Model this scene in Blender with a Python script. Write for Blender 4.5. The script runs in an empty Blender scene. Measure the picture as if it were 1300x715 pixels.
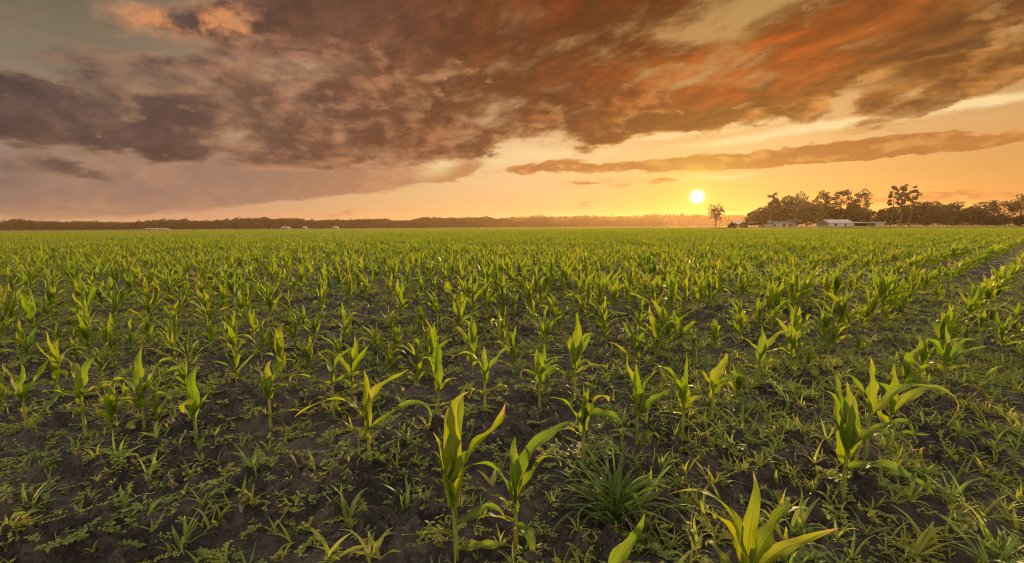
import bpy, math, random
import numpy as np
from mathutils import Vector, Matrix

R = math.radians
sc = bpy.context.scene
COL = sc.collection

# ------------------------------------------------------------------ measurements
CAM_H = 1.12                       # camera height, metres
PITCH, ROLL = R(6.75), R(-0.36)    # downward pitch, slight roll
FOC = 16.0 / 36.0 * 1300.0         # focal length in photograph pixels
SUN_AZ, SUN_EL = R(21.9), R(3.4)   # azimuth clockwise from +Y, elevation
EXPO = 1.0
CAM_ROT = Matrix.Rotation(math.pi / 2 - PITCH, 3, 'X') @ Matrix.Rotation(ROLL, 3, 'Z')


def ray(px, py):
    return (CAM_ROT @ Vector(((px - 650) / FOC, -(py - 357.5) / FOC, -1.0))).normalized()


def on_ground(px, py):
    d = ray(px, py)
    t = CAM_H / -d.z
    return d.x * t, d.y * t


def az_el(px, py):
    d = ray(px, py)
    return math.degrees(math.atan2(d.x, d.y)), math.degrees(math.asin(d.z))


def at_depth(px, depth):
    """x position, at a given forward depth, of something seen at column px on the horizon."""
    d = ray(px, 289)
    return d.x / d.y * depth


def rad_per_px(px, py):
    return 1.0 / FOC


# ------------------------------------------------------------------ helpers
def srgb(r, g, b):
    def f(c):
        c /= 255.0
        return c / 12.92 if c <= 0.04045 else ((c + 0.055) / 1.055) ** 2.4
    return (f(r), f(g), f(b), 1.0)


def tag(o, label=None, cat=None, group=None, kind=None):
    if label: o['label'] = label
    if cat: o['category'] = cat
    if group: o['group'] = group
    if kind: o['kind'] = kind
    return o


def empty(name, loc=(0, 0, 0), rz=0.0):
    o = bpy.data.objects.new(name, None)
    o.empty_display_size = 0.1
    o.location = loc
    o.rotation_euler = (0, 0, rz)
    COL.objects.link(o)
    return o


def link(name, me, parent=None):
    o = bpy.data.objects.new(name, me)
    COL.objects.link(o)
    if parent is not None:
        o.parent = parent
    return o


class MB:
    """Collects vertices and faces, optional per-vertex uv, and becomes ONE mesh."""
    def __init__(s):
        s.v, s.f, s.uv, s.mi = [], [], [], []

    def add(s, verts, faces, uvs=None, mi=0):
        b = len(s.v)
        s.v.extend([tuple(p) for p in verts])
        s.uv.extend(uvs if uvs is not None else [(0.5, 0.5)] * len(verts))
        for f in faces:
            s.f.append(tuple(b + i for i in f))
            s.mi.append(mi)

    def box(s, x0, x1, y0, y1, z0, z1, mi=0):
        s.add([(x0, y0, z0), (x1, y0, z0), (x1, y1, z0), (x0, y1, z0),
               (x0, y0, z1), (x1, y0, z1), (x1, y1, z1), (x0, y1, z1)],
              [(3, 2, 1, 0), (4, 5, 6, 7), (0, 1, 5, 4), (1, 2, 6, 5), (2, 3, 7, 6), (3, 0, 4, 7)], mi=mi)

    def tube(s, pts, radii, n=7, mi=0, cap=True):
        rings = []
        for i, p in enumerate(pts):
            p = Vector(p)
            a = Vector(pts[max(0, i - 1)]); b = Vector(pts[min(len(pts) - 1, i + 1)])
            t = (b - a).normalized()
            up = Vector((0, 0, 1)) if abs(t.z) < 0.9 else Vector((1, 0, 0))
            e1 = t.cross(up).normalized(); e2 = t.cross(e1)
            rings.append([p + (e1 * math.cos(2 * math.pi * k / n) + e2 * math.sin(2 * math.pi * k / n)) * radii[i] for k in range(n)])
        V = [q for r in rings for q in r]
        U = [(k / n, i / max(1, len(pts) - 1)) for i in range(len(pts)) for k in range(n)]
        F = []
        for i in range(len(pts) - 1):
            for k in range(n):
                F.append((i * n + k, i * n + (k + 1) % n, (i + 1) * n + (k + 1) % n, (i + 1) * n + k))
        if cap:
            F.append(tuple(range(n))); F.append(tuple((len(pts) - 1) * n + k for k in reversed(range(n))))
        s.add(V, F, U, mi)

    def mesh(s, name, mats, smooth=True):
        me = bpy.data.meshes.new(name)
        me.from_pydata(s.v, [], s.f)
        if not isinstance(mats, (list, tuple)): mats = [mats]
        for m in mats: me.materials.append(m)
        if len(mats) > 1:
            me.polygons.foreach_set('material_index', s.mi)
        uvl = me.uv_layers.new(name='UVMap')
        li = np.empty(len(me.loops), dtype=np.int32)
        me.loops.foreach_get('vertex_index', li)
        uvl.data.foreach_set('uv', np.array(s.uv, dtype=np.float32)[li].ravel())
        me.polygons.foreach_set('use_smooth', [smooth] * len(me.polygons))
        me.update()
        return me


# ------------------------------------------------------------------ numpy value noise
_rs = np.random.RandomState(7)
_PERM = _rs.rand(512, 512)


def vnoise(x, y):
    xi = np.floor(x).astype(np.int64); yi = np.floor(y).astype(np.int64)
    fx = x - xi; fy = y - yi
    fx = fx * fx * fx * (fx * (fx * 6 - 15) + 10); fy = fy * fy * fy * (fy * (fy * 6 - 15) + 10)
    a = _PERM[xi & 511, yi & 511]; b = _PERM[(xi + 1) & 511, yi & 511]
    c = _PERM[xi & 511, (yi + 1) & 511]; d = _PERM[(xi + 1) & 511, (yi + 1) & 511]
    return (a * (1 - fx) + b * fx) * (1 - fy) + (c * (1 - fx) + d * fx) * fy


def fbm(x, y, octaves, gain=0.5, lac=2.03):
    s = np.zeros_like(x); a = 1.0; t = 0.0
    for k in range(octaves):
        s += a * vnoise(x + 13.7 * k, y + 5.1 * k); t += a
        x, y = (x * 0.8 - y * 0.6) * lac, (x * 0.6 + y * 0.8) * lac
        a *= gain
    return s / t


# rows of corn run 50 degrees to the right of the view, 0.76 m apart
ROW_DIR = R(50.2)
RU = (math.sin(ROW_DIR), math.cos(ROW_DIR))       # along a row
RN = (math.cos(ROW_DIR), -math.sin(ROW_DIR))      # across the rows (towards the camera's right)
ROW_P0, ROW_S = -0.55, 0.76


def soil_height(x, y):
    x = np.asarray(x, dtype=np.float64); y = np.asarray(y, dtype=np.float64)
    r = np.sqrt(x * x + y * y)
    p = x * RN[0] + y * RN[1]
    fade = 1.0 / (1.0 + (r / 22.0) ** 4)
    ridge = np.cos((p - ROW_P0) / ROW_S * 2 * math.pi)
    h = 0.014 * ridge * (0.6 + 0.8 * vnoise(x * 0.7, y * 0.7))
    h += 0.045 * (fbm(x * 1.3, y * 1.3, 3) - 0.5)
    n = fbm(x * 6.0 + 40, y * 6.0, 5, 0.55)
    h += 0.10 * (n - 0.5)
    clod = fbm(x * 17.0 + 9, y * 17.0 + 3, 3, 0.55)
    m = np.clip((fbm(x * 2.2 + 70, y * 2.2 + 20, 2) - 0.42) * 5, 0, 1)
    h += 0.12 * np.clip(clod - 0.47, 0, 1) * 2 * m
    cr = np.abs(fbm(x * 4.2 + 11, y * 4.2 + 31, 3) - 0.5)
    h -= 0.018 * np.clip(1 - cr * 16, 0, 1) * (1 - m * 0.6)
    return h * fade


def soil_z(x, y):
    return float(soil_height(np.array([x]), np.array([y]))[0])


# ------------------------------------------------------------------ node helper
class NG:
    def __init__(s, tree):
        s.t = tree; s.n = tree.nodes; s.l = tree.links

    def node(s, typ, **kw):
        nd = s.n.new(typ)
        for k, v in kw.items(): setattr(nd, k, v)
        return nd

    def put(s, sock, v):
        if isinstance(v, bpy.types.NodeSocket): s.l.new(v, sock)
        elif v is not None: sock.default_value = v

    def m(s, op, a, b=None, c=None, clamp=False):
        nd = s.node('ShaderNodeMath', operation=op, use_clamp=clamp)
        s.put(nd.inputs[0], a); s.put(nd.inputs[1], b); s.put(nd.inputs[2], c)
        return nd.outputs[0]

    def vm(s, op, a, b=None, scale=None):
        nd = s.node('ShaderNodeVectorMath', operation=op)
        s.put(nd.inputs[0], a); s.put(nd.inputs[1], b)
        if scale is not None: s.put(nd.inputs['Scale'], scale)
        return nd.outputs['Value'] if op in ('DOT_PRODUCT', 'LENGTH', 'DISTANCE') else nd.outputs[0]

    def smooth(s, x, a, b, o0=0.0, o1=1.0):
        nd = s.node('ShaderNodeMapRange', interpolation_type='SMOOTHSTEP')
        s.put(nd.inputs[0], x); s.put(nd.inputs[1], a); s.put(nd.inputs[2], b); s.put(nd.inputs[3], o0); s.put(nd.inputs[4], o1)
        return nd.outputs[0]

    def lin(s, x, a, b, o0=0.0, o1=1.0):
        nd = s.node('ShaderNodeMapRange')
        s.put(nd.inputs[0], x); s.put(nd.inputs[1], a); s.put(nd.inputs[2], b); s.put(nd.inputs[3], o0); s.put(nd.inputs[4], o1)
        return nd.outputs[0]

    def mix(s, f, a, b, blend='MIX'):
        nd = s.node('ShaderNodeMix', data_type='RGBA', blend_type=blend)
        nd.clamp_factor = True
        s.put(nd.inputs[0], f); s.put(nd.inputs[6], a); s.put(nd.inputs[7], b)
        return nd.outputs[2]

    def noise(s, vec, scale, detail=4.0, rough=0.5, dist=0.0, out='Fac', dims='3D'):
        nd = s.node('ShaderNodeTexNoise', noise_dimensions=dims)
        s.put(nd.inputs['Vector'], vec); s.put(nd.inputs['Scale'], scale)
        s.put(nd.inputs['Detail'], detail); s.put(nd.inputs['Roughness'], rough); s.put(nd.inputs['Distortion'], dist)
        return nd.outputs[out]

    def ramp(s, f, stops, interp='LINEAR'):
        nd = s.node('ShaderNodeValToRGB')
        cr = nd.color_ramp; cr.interpolation = interp
        while len(cr.elements) < len(stops): cr.elements.new(0.5)
        for e, (p, c) in zip(cr.elements, stops):
            e.position = p; e.color = c
        s.put(nd.inputs[0], f)
        return nd.outputs[0]

    def xyz(s, x, y, z=0.0):
        nd = s.node('ShaderNodeCombineXYZ')
        s.put(nd.inputs[0], x); s.put(nd.inputs[1], y); s.put(nd.inputs[2], z)
        return nd.outputs[0]

    def sep(s, v):
        nd = s.node('ShaderNodeSeparateXYZ'); s.put(nd.inputs[0], v)
        return nd.outputs

# ------------------------------------------------------------------ camera and render settings
cam = bpy.data.cameras.new('camera')
cam.lens = 16.0; cam.sensor_width = 36.0; cam.sensor_fit = 'HORIZONTAL'
cam.clip_start = 0.05; cam.clip_end = 20000
cam_o = bpy.data.objects.new('camera', cam)
COL.objects.link(cam_o)
cam_o.location = (0, 0, CAM_H)
cam_o.rotation_euler = CAM_ROT.to_euler()
sc.camera = cam_o
sc.render.engine = 'CYCLES'
cy = sc.cycles
cy.max_bounces = 10; cy.diffuse_bounces = 5; cy.glossy_bounces = 3; cy.transmission_bounces = 6
cy.volume_bounces = 1; cy.transparent_max_bounces = 8
cy.use_denoising = True
cy.sample_clamp_indirect = 6.0
cy.sample_clamp_direct = 4.0
cy.filter_width = 1.1
vs = sc.view_settings
vs.view_transform = 'Standard'; vs.look = 'None'; vs.gamma = 1.0; vs.use_curve_mapping = False
vs.exposure = EXPO
# ------------------------------------------------------------------ sky (world)
world = bpy.data.worlds.new('World')
sc.world = world
world.use_nodes = True
wt = world.node_tree
wt.nodes.clear()
g = NG(wt)
SKYK = 2.0 ** -EXPO                       # the cloud colours below are as seen at the picture's exposure

tc = g.node('ShaderNodeTexCoord')
D = g.vm('NORMALIZE', tc.outputs['Generated'])
dx, dy, dz = g.sep(D)
az = g.m('MULTIPLY', g.m('ARCTAN2', dx, dy), 57.29578)
el = g.m('MULTIPLY', g.m('ARCSINE', dz), 57.29578)
zc = g.m('ADD', g.m('MAXIMUM', dz, 0.0), 0.20)
P = g.xyz(g.m('DIVIDE', dx, zc), g.m('DIVIDE', dy, zc), 0.0)       # a flat cloud deck in perspective
wn = g.noise(P, 3.0, 6.0, 0.65, out='Color')
wv = g.vm('SUBTRACT', wn, (0.5, 0.5, 0.5))
AE0 = g.xyz(az, el, 0.0)
AE = g.vm('ADD', AE0, g.vm('MULTIPLY', wv, (9.0, 4.5, 0.0)))         # ragged edges
AEs = g.vm('ADD', AE0, g.vm('MULTIPLY', wv, (5.0, 1.7, 0.0)))


def blob(px, py, rx, ry, rot=0.0, w=1.0, vec=None, prev=None, kind='SPHERICAL'):
    """A soft cloud mass in azimuth and elevation, given where the photograph shows its middle and its half-axes in degrees."""
    a, e = az_el(px, py)
    mp = g.node('ShaderNodeMapping', vector_type='TEXTURE')
    mp.inputs['Location'].default_value = (a, e, 0)
    mp.inputs['Rotation'].default_value = (0, 0, R(rot))
    mp.inputs['Scale'].default_value = (rx, ry, 1)
    g.put(mp.inputs['Vector'], AE if vec is None else vec)
    gr = g.node('ShaderNodeTexGradient', gradient_type=kind)
    g.put(gr.inputs[0], mp.outputs[0])
    v = gr.outputs['Fac']
    if kind == 'SPHERICAL':
        v = g.smooth(v, 0.0, 0.95)
    return g.m('MULTIPLY_ADD', v, w, prev if prev is not None else 0.0)


def blobs(lst, vec=None):
    v = None
    for b in lst:
        v = blob(*b, vec=vec, prev=v)
    return v


# --- clear air behind the clouds: three vertical gradients blended across azimuth
def vramp(stops):
    return g.ramp(g.m('DIVIDE', el, 30.0, clamp=True), [(e / 30.0, srgb(*c)) for e, c in stops])


leftc = vramp([(0, (206, 160, 134)), (2, (204, 160, 136)), (5, (186, 156, 134)), (9, (170, 152, 132)), (14, (140, 128, 108)), (20, (118, 108, 90)), (26, (102, 95, 82))])
midc = vramp([(0, (228, 174, 120)), (2, (234, 186, 126)), (5, (240, 200, 144)), (9, (248, 216, 160)), (13, (228, 186, 144)), (20, (190, 152, 122)), (27, (150, 128, 110))])
sunc = vramp([(0, (236, 164, 58)), (2, (240, 180, 80)), (5, (238, 190, 112)), (8, (240, 200, 138)), (12, (226, 182, 122)), (18, (160, 118, 80)), (26, (112, 84, 60))])
rightc = vramp([(0, (222, 152, 70)), (3, (218, 156, 78)), (6, (216, 162, 92)), (9, (220, 172, 110)), (13, (196, 154, 106)), (15, (158, 122, 84)), (19, (124, 98, 70)), (26, (96, 80, 62))])
clear = g.mix(g.smooth(az, -44, -6), leftc, midc)
clear = g.mix(g.smooth(az, 0, 22), clear, sunc)
clear = g.mix(g.smooth(az, 26, 50), clear, rightc)
stn = g.noise(g.vm('MULTIPLY', AE0, (0.05, 0.55, 0.0)), 1.0, 6.0, 0.6)       # long flat streaks of thin cloud
stn2 = g.noise(g.vm('MULTIPLY', AEs, (0.09, 0.9, 0.0)), 1.0, 7.0, 0.62)
clear = g.mix(g.m('MULTIPLY', g.smooth(stn, 0.45, 0.7), 0.28), clear, g.mix(0.6, clear, srgb(190, 130, 90)))

# --- fields
# the deck is drawn out along one wind direction
Q = g.xyz(g.m('MULTIPLY', g.vm('DOT_PRODUCT', P, (0.63, -0.78, 0.0)), 0.66), g.vm('DOT_PRODUCT', P, (0.78, 0.63, 0.0)), 0.0)
F1 = g.noise(Q, 3.1, 11.0, 0.60, 0.1)
F1s = g.noise(g.vm('ADD', Q, (0.012, 0.05, 0.0)), 3.1, 7.0, 0.62, 0.1)
relief = g.m('SUBTRACT', F1, F1s)
F2 = g.noise(g.vm('ADD', Q, (7.3, 2.1, 0.0)), 1.3, 5.0, 0.6)
fine = g.m('MULTIPLY_ADD', g.m('SUBTRACT', F2, 0.5), 0.9, g.m('SUBTRACT', F1, 0.5))


def azramp(stops):
    return g.ramp(g.lin(az, -60, 60), [((a + 60) / 120.0, srgb(*c)) for a, c in stops])


def layer(under, field, lo, hi, colour, strength=1.0):
    a = g.smooth(field, lo, hi)
    if strength != 1.0: a = g.m('MULTIPLY', a, strength)
    return g.mix(a, under, colour), a


# --- veil: the broad pinkish bank low on the left with a straight slanting base
veil_m = blobs([(150, 225, 26, 4.6, 0, 1.0), (420, 215, 22, 4.6, 3, 1.0), (330, 180, 24, 5.5, 0, 0.8), (30, 235, 20, 4.5, 0, 0.8), (560, 215, 9, 2.6, 4, 0.8)], vec=AEs)
veil_m = blob(90, 205, 16, 1.6, -2, -0.55, vec=AEs, prev=g.m('MINIMUM', veil_m, 1.0))
veil_m = blob(330, 178, 12, 1.8, 2, -0.4, vec=AEs, prev=veil_m)
veil_f = g.m('MULTIPLY_ADD', g.m('SUBTRACT', stn2, 0.5), 0.4, g.m('MULTIPLY_ADD', fine, 0.55, g.m('MINIMUM', veil_m, 0.9)))
veil_c = azramp([(-50, (138, 114, 108)), (-30, (156, 122, 108)), (-14, (178, 124, 90)), (0, (194, 132, 84)), (20, (206, 142, 76))])
veil_l = azramp([(-50, (172, 140, 118)), (-20, (206, 150, 110)), (0, (230, 172, 108)), (20, (240, 184, 104))])
veil_c = g.mix(g.m('MULTIPLY', g.smooth(g.m('MULTIPLY_ADD', relief, 0.8, F2), 0.42, 0.72), 0.75), veil_c, veil_l)
sky, va = layer(clear, veil_f, 0.28, 0.52, veil_c, 0.9)

# --- bright lines of high thin cloud
br = blobs([(1090, 156, 24, 0.8, 3.0, 1.2), (880, 168, 14, 0.7, 2.0, 0.8), (900, 226, 9, 0.4, 1, 0.5), (700, 196, 14, 1.2, 4, 0.4), (560, 205, 5, 2.4, 30, 0.7)], vec=AEs)
br = g.m('MULTIPLY', br, g.smooth(stn2, 0.3, 0.62, 0.6, 1.5))
sky = g.mix(g.m('MULTIPLY', br, 0.95, clamp=True), sky, srgb(255, 228, 168))

# --- the great cloud deck
A = blobs([
    (720, 55, 34, 13, 0, 1.3), (560, 120, 20, 7, 6, 0.8), (900, 70, 24, 10, 12, 1.0), (1080, 30, 19, 7.0, 18, 1.1), (1180, 20, 12, 3.5, 22, 0.9),
    (620, 5, 34, 8, 0, 0.8), (820, 130, 17, 4.6, 8, 0.7), (650, 150, 12, 4.0, 8, 0.6), (450, 75, 16, 9, 0, 0.38), (430, 150, 18, 5.0, 0, 0.6),
    (150, 142, 26, 4.4, -3, 1.3), (30, 150, 20, 4.2, -3, 1.1), (330, 128, 16, 5.4, 4, 1.1), (470, 192, 22, 4.4, 4, 0.8), (250, 185, 16, 3.0, 0, 0.45), (580, 190, 8, 2.6, 14, 0.6),
    (140, 25, 9, 3.6, -5, 0.62), (215, 12, 9, 3.2, 0, 0.62), (290, 30, 10, 4, 10, 0.65), (390, 20, 12, 6, 10, 0.6), (300, 90, 9, 3.5, 10, 0.5),
    (1225, 108, 13, 2.5, 20, 1.15), (1180, 90, 10, 2.0, 22, 0.8), (1290, 78, 9, 2.4, 30, 0.95), (1020, 130, 9, 2.0, 16, 0.95), (1110, 132, 5, 1.5, 14, 0.9),
    (1270, 12, 12, 4.2, 30, 1.1), (905, 153, 6, 1.1, 6, 0.75), (760, 168, 13, 2.6, 6, 0.7),
])
A = blob(1215, 76, 13, 1.9, 23, -0.75, prev=A)
A = blob(400, 96, 13, 2.4, 6, -0.45, prev=A)
A = blob(1240, 84, 9, 1.1, 24, -0.6, prev=A)
A = blob(110, 85, 24, 4.6, -2, -0.5, prev=A)
A = blob(635, 205, 6, 1.8, 20, -0.4, prev=A)
A = blob(800, 28, 6, 1.4, 6, -0.25, prev=A)
A = blob(600, 60, 9, 2.2, 14, -0.3, prev=A)
A = blob(500, 35, 8, 2.6, 14, -0.3, prev=A)
A = blob(420, 118, 7, 3.0, 8, -0.22, prev=A)
A = g.m('MINIMUM', A, 1.02)
Af = g.m('MULTIPLY_ADD', fine, 2.35, A)
dark = azramp([(-52, (68, 61, 64)), (-34, (78, 64, 64)), (-18, (84, 57, 48)), (-4, (76, 38, 25)), (8, (62, 27, 15)), (20, (64, 24, 9)), (32, (66, 30, 11)), (50, (64, 35, 16))])
lit = azramp([(-52, (132, 108, 98)), (-34, (176, 130, 106)), (-18, (202, 136, 100)), (-4, (182, 104, 62)), (8, (172, 76, 30)), (20, (200, 94, 30)), (32, (226, 136, 50)), (50, (222, 150, 74))])
edge = azramp([(-52, (160, 138, 118)), (-34, (206, 156, 118)), (-18, (232, 176, 134)), (-4, (240, 192, 140)), (12, (244, 192, 120)), (26, (246, 202, 124)), (50, (236, 178, 112))])
rel = g.smooth(g.m('MULTIPLY_ADD', g.m('SUBTRACT', F2, 0.54), 0.7, relief), -0.06, 0.26)
cloud = g.mix(g.m('MULTIPLY_ADD', rel, 0.7, 0.08), dark, lit)
# the deck darkens where it is thickest
cloud = g.mix(g.m('MULTIPLY', g.smooth(Af, 0.90, 1.6), 0.75), cloud, g.mix(0.35, dark, srgb(60, 36, 30)))
# the fire-lit belly of the deck above the sun
fire = blobs([(890, 88, 14, 4.0, 12, 1.2), (1000, 62, 13, 3.2, 20, 1.1), (1120, 40, 10, 2.4, 24, 0.6), (800, 95, 10, 3.0, 8, 0.3), (980, 105, 12, 2.2, 14, 0.5), (690, 12, 6, 2.0, 10, 0.35)])
puff = blobs([(140, 22, 8, 3, -4, 1.0), (220, 14, 9, 3, 0, 1.0), (285, 35, 9, 3.5, 8, 1.0), (420, 75, 7, 3, 8, 0.45), (480, 90, 6, 3, 8, 0.5), (250, 100, 7, 2.4, 8, 0.5)])
cloud = g.mix(g.m('MULTIPLY', puff, g.smooth(relief, -0.08, 0.12), clamp=True), cloud, srgb(226, 150, 100))
fire = g.m('MULTIPLY', fire, g.smooth(g.m('ADD', F2, relief), 0.28, 0.72), clamp=True)
cloud = g.mix(g.m('MULTIPLY', fire, 0.68), cloud, srgb(212, 92, 20))
thin = g.smooth(Af, 1.06, 0.32)                       # thin rims let the light through
cloud = g.mix(g.m('MULTIPLY', thin, 0.8), cloud, edge)
sky, aa = layer(sky, Af, 0.16, 0.80, cloud, 0.97)

# --- smaller heaped clouds with lit rims, hanging under and beside the deck
cv = g.vm('ADD', g.vm('MULTIPLY', AE0, (0.105, 0.215, 0.0)), g.vm('MULTIPLY', wv, (0.25, 0.25, 0.0)))
N1 = g.noise(cv, 1.0, 9.0, 0.54, 0.1)
N1s = g.noise(g.vm('ADD', cv, (0.13, -0.10, 0.0)), 1.0, 6.0, 0.6, 0.1)
Cm = blobs([(470, 100, 20, 8, 0, 0.95), (570, 190, 11, 3.6, 8, 1.0), (410, 190, 18, 5.0, 4, 0.9), (330, 110, 14, 5.5, 0, 0.9), (920, 155, 16, 2.0, 5, 0.8), (1080, 128, 12, 2.6, 14, 0.85), (200, 118, 18, 4.0, 0, 0.8),
            (1250, 92, 13, 4.0, 22, 1.2), (1180, 60, 10, 3.0, 22, 0.5), (230, 22, 18, 4.5, 0, 0.75), (700, 150, 18, 4.0, 4, 0.8), (60, 215, 16, 2.6, 0, 0.7), (880, 110, 18, 4, 10, 0.5)])
Cf = g.m('MULTIPLY_ADD', g.m('SUBTRACT', N1, 0.5), 3.4, g.m('MINIMUM', Cm, 0.85))
crel = g.smooth(g.m('SUBTRACT', N1, N1s), -0.05, 0.14)
cdark = g.mix(0.12, dark, lit)
ccol = g.mix(g.m('MULTIPLY', crel, 0.75), cdark, g.mix(0.25, lit, edge))
ccol = g.mix(g.m('MULTIPLY', g.smooth(Cf, 0.98, 0.55), g.m('MULTIPLY_ADD', crel, 0.8, 0.12)), ccol, edge)
sky, ca = layer(sky, Cf, 0.52, 0.90, ccol, 0.88)

# --- low dark bars over the sun
B = blobs([(1010, 200, 22, 1.25, 1.5, 1.4), (1090, 190, 12, 1.5, 3, 0.9), (1130, 178, 7, 0.9, 3, 0.6), (1190, 188, 17, 0.85, 0.5, 1.2), (850, 207, 20, 1.0, 2, 1.3), (690, 212, 10, 1.1, 4, 1.0), (840, 229, 4.0, 0.55, 0, 0.8), (745, 233, 4, 0.45, 0, 0.6), (930, 266, 6, 0.5, 0, 0.6), (1240, 247, 20, 1.0, 1, 0.75)], vec=AEs)
bn = g.noise(g.vm('MULTIPLY', AE0, (0.42, 0.85, 0.0)), 1.0, 6.0, 0.55)
Bf = g.m('MULTIPLY_ADD', g.m('SUBTRACT', bn, 0.5), 1.5, g.m('MULTIPLY_ADD', fine, 0.6, B))
bcol = azramp([(-10, (184, 116, 70)), (8, (164, 98, 48)), (25, (146, 86, 38)), (40, (160, 96, 46)), (50, (190, 120, 62))])
bcol = g.mix(g.smooth(bn, 0.46, 0.66), bcol, g.mix(0.35, bcol, srgb(250, 190, 100)))
bcol = g.mix(g.m('MULTIPLY', g.smooth(Bf, 0.75, 0.35), 0.5), bcol, srgb(246, 190, 110))
sky, ba = layer(sky, Bf, 0.28, 0.62, bcol, 0.92)

# --- the low sun and its aureole
sd = Vector((math.sin(SUN_AZ) * math.cos(SUN_EL), math.cos(SUN_AZ) * math.cos(SUN_EL), math.sin(SUN_EL)))
ang = g.m('MULTIPLY', g.m('ARCCOSINE', g.m('MINIMUM', g.vm('DOT_PRODUCT', D, tuple(sd)), 1.0)), 57.29578)
halo1 = g.m('EXPONENT', g.m('MULTIPLY', g.m('POWER', g.m('DIVIDE', ang, 2.4), 1.0), -1.0))
halo2 = g.m('EXPONENT', g.m('MULTIPLY', g.m('DIVIDE', ang, 6.5), -1.0))
sky = g.mix(g.m('MULTIPLY', halo2, 0.09), sky, srgb(255, 190, 40), 'ADD')
sky = g.mix(g.m('MULTIPLY', halo1, 0.95), sky, srgb(255, 236, 96))
disc = g.smooth(ang, 1.05, 0.2)
sky = g.mix(disc, sky, (3.2, 2.9, 2.0, 1.0))

FILL_LOW, FILL_HIGH, FILL_PATCH = (1.40, 1.06, 0.72, 1), (1.20, 1.06, 0.88, 1), (2.6, 2.05, 1.45, 1)
# --- unseen sky overhead and behind: bright patchy fill, added to light the ground
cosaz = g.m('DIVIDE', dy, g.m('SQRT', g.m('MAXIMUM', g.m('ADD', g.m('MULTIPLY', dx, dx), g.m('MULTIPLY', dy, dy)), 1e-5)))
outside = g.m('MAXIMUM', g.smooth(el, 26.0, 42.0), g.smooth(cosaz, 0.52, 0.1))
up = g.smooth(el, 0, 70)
behind = g.mix(up, FILL_LOW, FILL_HIGH)
behind = g.mix(g.m('MULTIPLY', g.smooth(F1, 0.42, 0.62), 0.6), behind, FILL_PATCH)

nis = g.node('ShaderNodeTexSky', sky_type='NISHITA')
nis.sun_disc = False
nis.sun_elevation = R(6.5)
nis.sun_rotation = SUN_AZ
nis.altitude = 10; nis.air_density = 1.2; nis.dust_density = 2.5
bg1 = g.node('ShaderNodeBackground'); g.put(bg1.inputs[0], nis.outputs[0]); bg1.inputs[1].default_value = 0.10
bg2 = g.node('ShaderNodeBackground'); g.put(bg2.inputs[0], sky); bg2.inputs[1].default_value = SKYK * 0.85
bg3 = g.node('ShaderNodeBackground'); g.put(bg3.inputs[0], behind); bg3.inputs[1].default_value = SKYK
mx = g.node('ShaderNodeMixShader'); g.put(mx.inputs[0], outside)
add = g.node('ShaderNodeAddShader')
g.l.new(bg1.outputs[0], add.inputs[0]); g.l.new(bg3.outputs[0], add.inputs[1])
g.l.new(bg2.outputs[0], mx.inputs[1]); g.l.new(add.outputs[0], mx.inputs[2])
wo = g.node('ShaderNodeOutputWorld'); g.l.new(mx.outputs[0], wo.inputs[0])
world.cycles.sampling_method = 'MANUAL'
world.cycles.sample_map_resolution = 1024

# --- sun: its light arrives from the middle of the bright glow round and above the disc
LAMP_EL = R(6.5)
sl = bpy.data.lights.new('sun', 'SUN')
sl.energy = 5.0; sl.color = (1.0, 0.66, 0.30); sl.angle = R(0.6)
so = bpy.data.objects.new('sun', sl); COL.objects.link(so)
so.location = sd * 50
ld = Vector((math.sin(SUN_AZ) * math.cos(LAMP_EL), math.cos(SUN_AZ) * math.cos(LAMP_EL), math.sin(LAMP_EL)))
so.rotation_euler = (-ld).to_track_quat('-Z', 'Y').to_euler()
# ------------------------------------------------------------------ materials
def new_mat(name):
    m = bpy.data.materials.new(name); m.use_nodes = True
    m.node_tree.nodes.clear()
    return m, NG(m.node_tree)


def finish(m, n, shader, disp=None):
    o = n.node('ShaderNodeOutputMaterial'); n.l.new(shader, o.inputs[0])
    if disp is not None: n.l.new(disp, o.inputs[2])
    return m


def principled(n, col, rough=0.6, spec=0.5, normal=None):
    p = n.node('ShaderNodeBsdfPrincipled')
    n.put(p.inputs['Base Color'], col); n.put(p.inputs['Roughness'], rough)
    n.put(p.inputs['Specular IOR Level'], spec)
    if normal is not None: n.put(p.inputs['Normal'], normal)
    return p.outputs[0]


def bump(n, h, strength=0.3, dist=0.01):
    b = n.node('ShaderNodeBump'); n.put(b.inputs['Height'], h)
    b.inputs['Strength'].default_value = strength; b.inputs['Distance'].default_value = dist
    return b.outputs[0]


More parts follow.
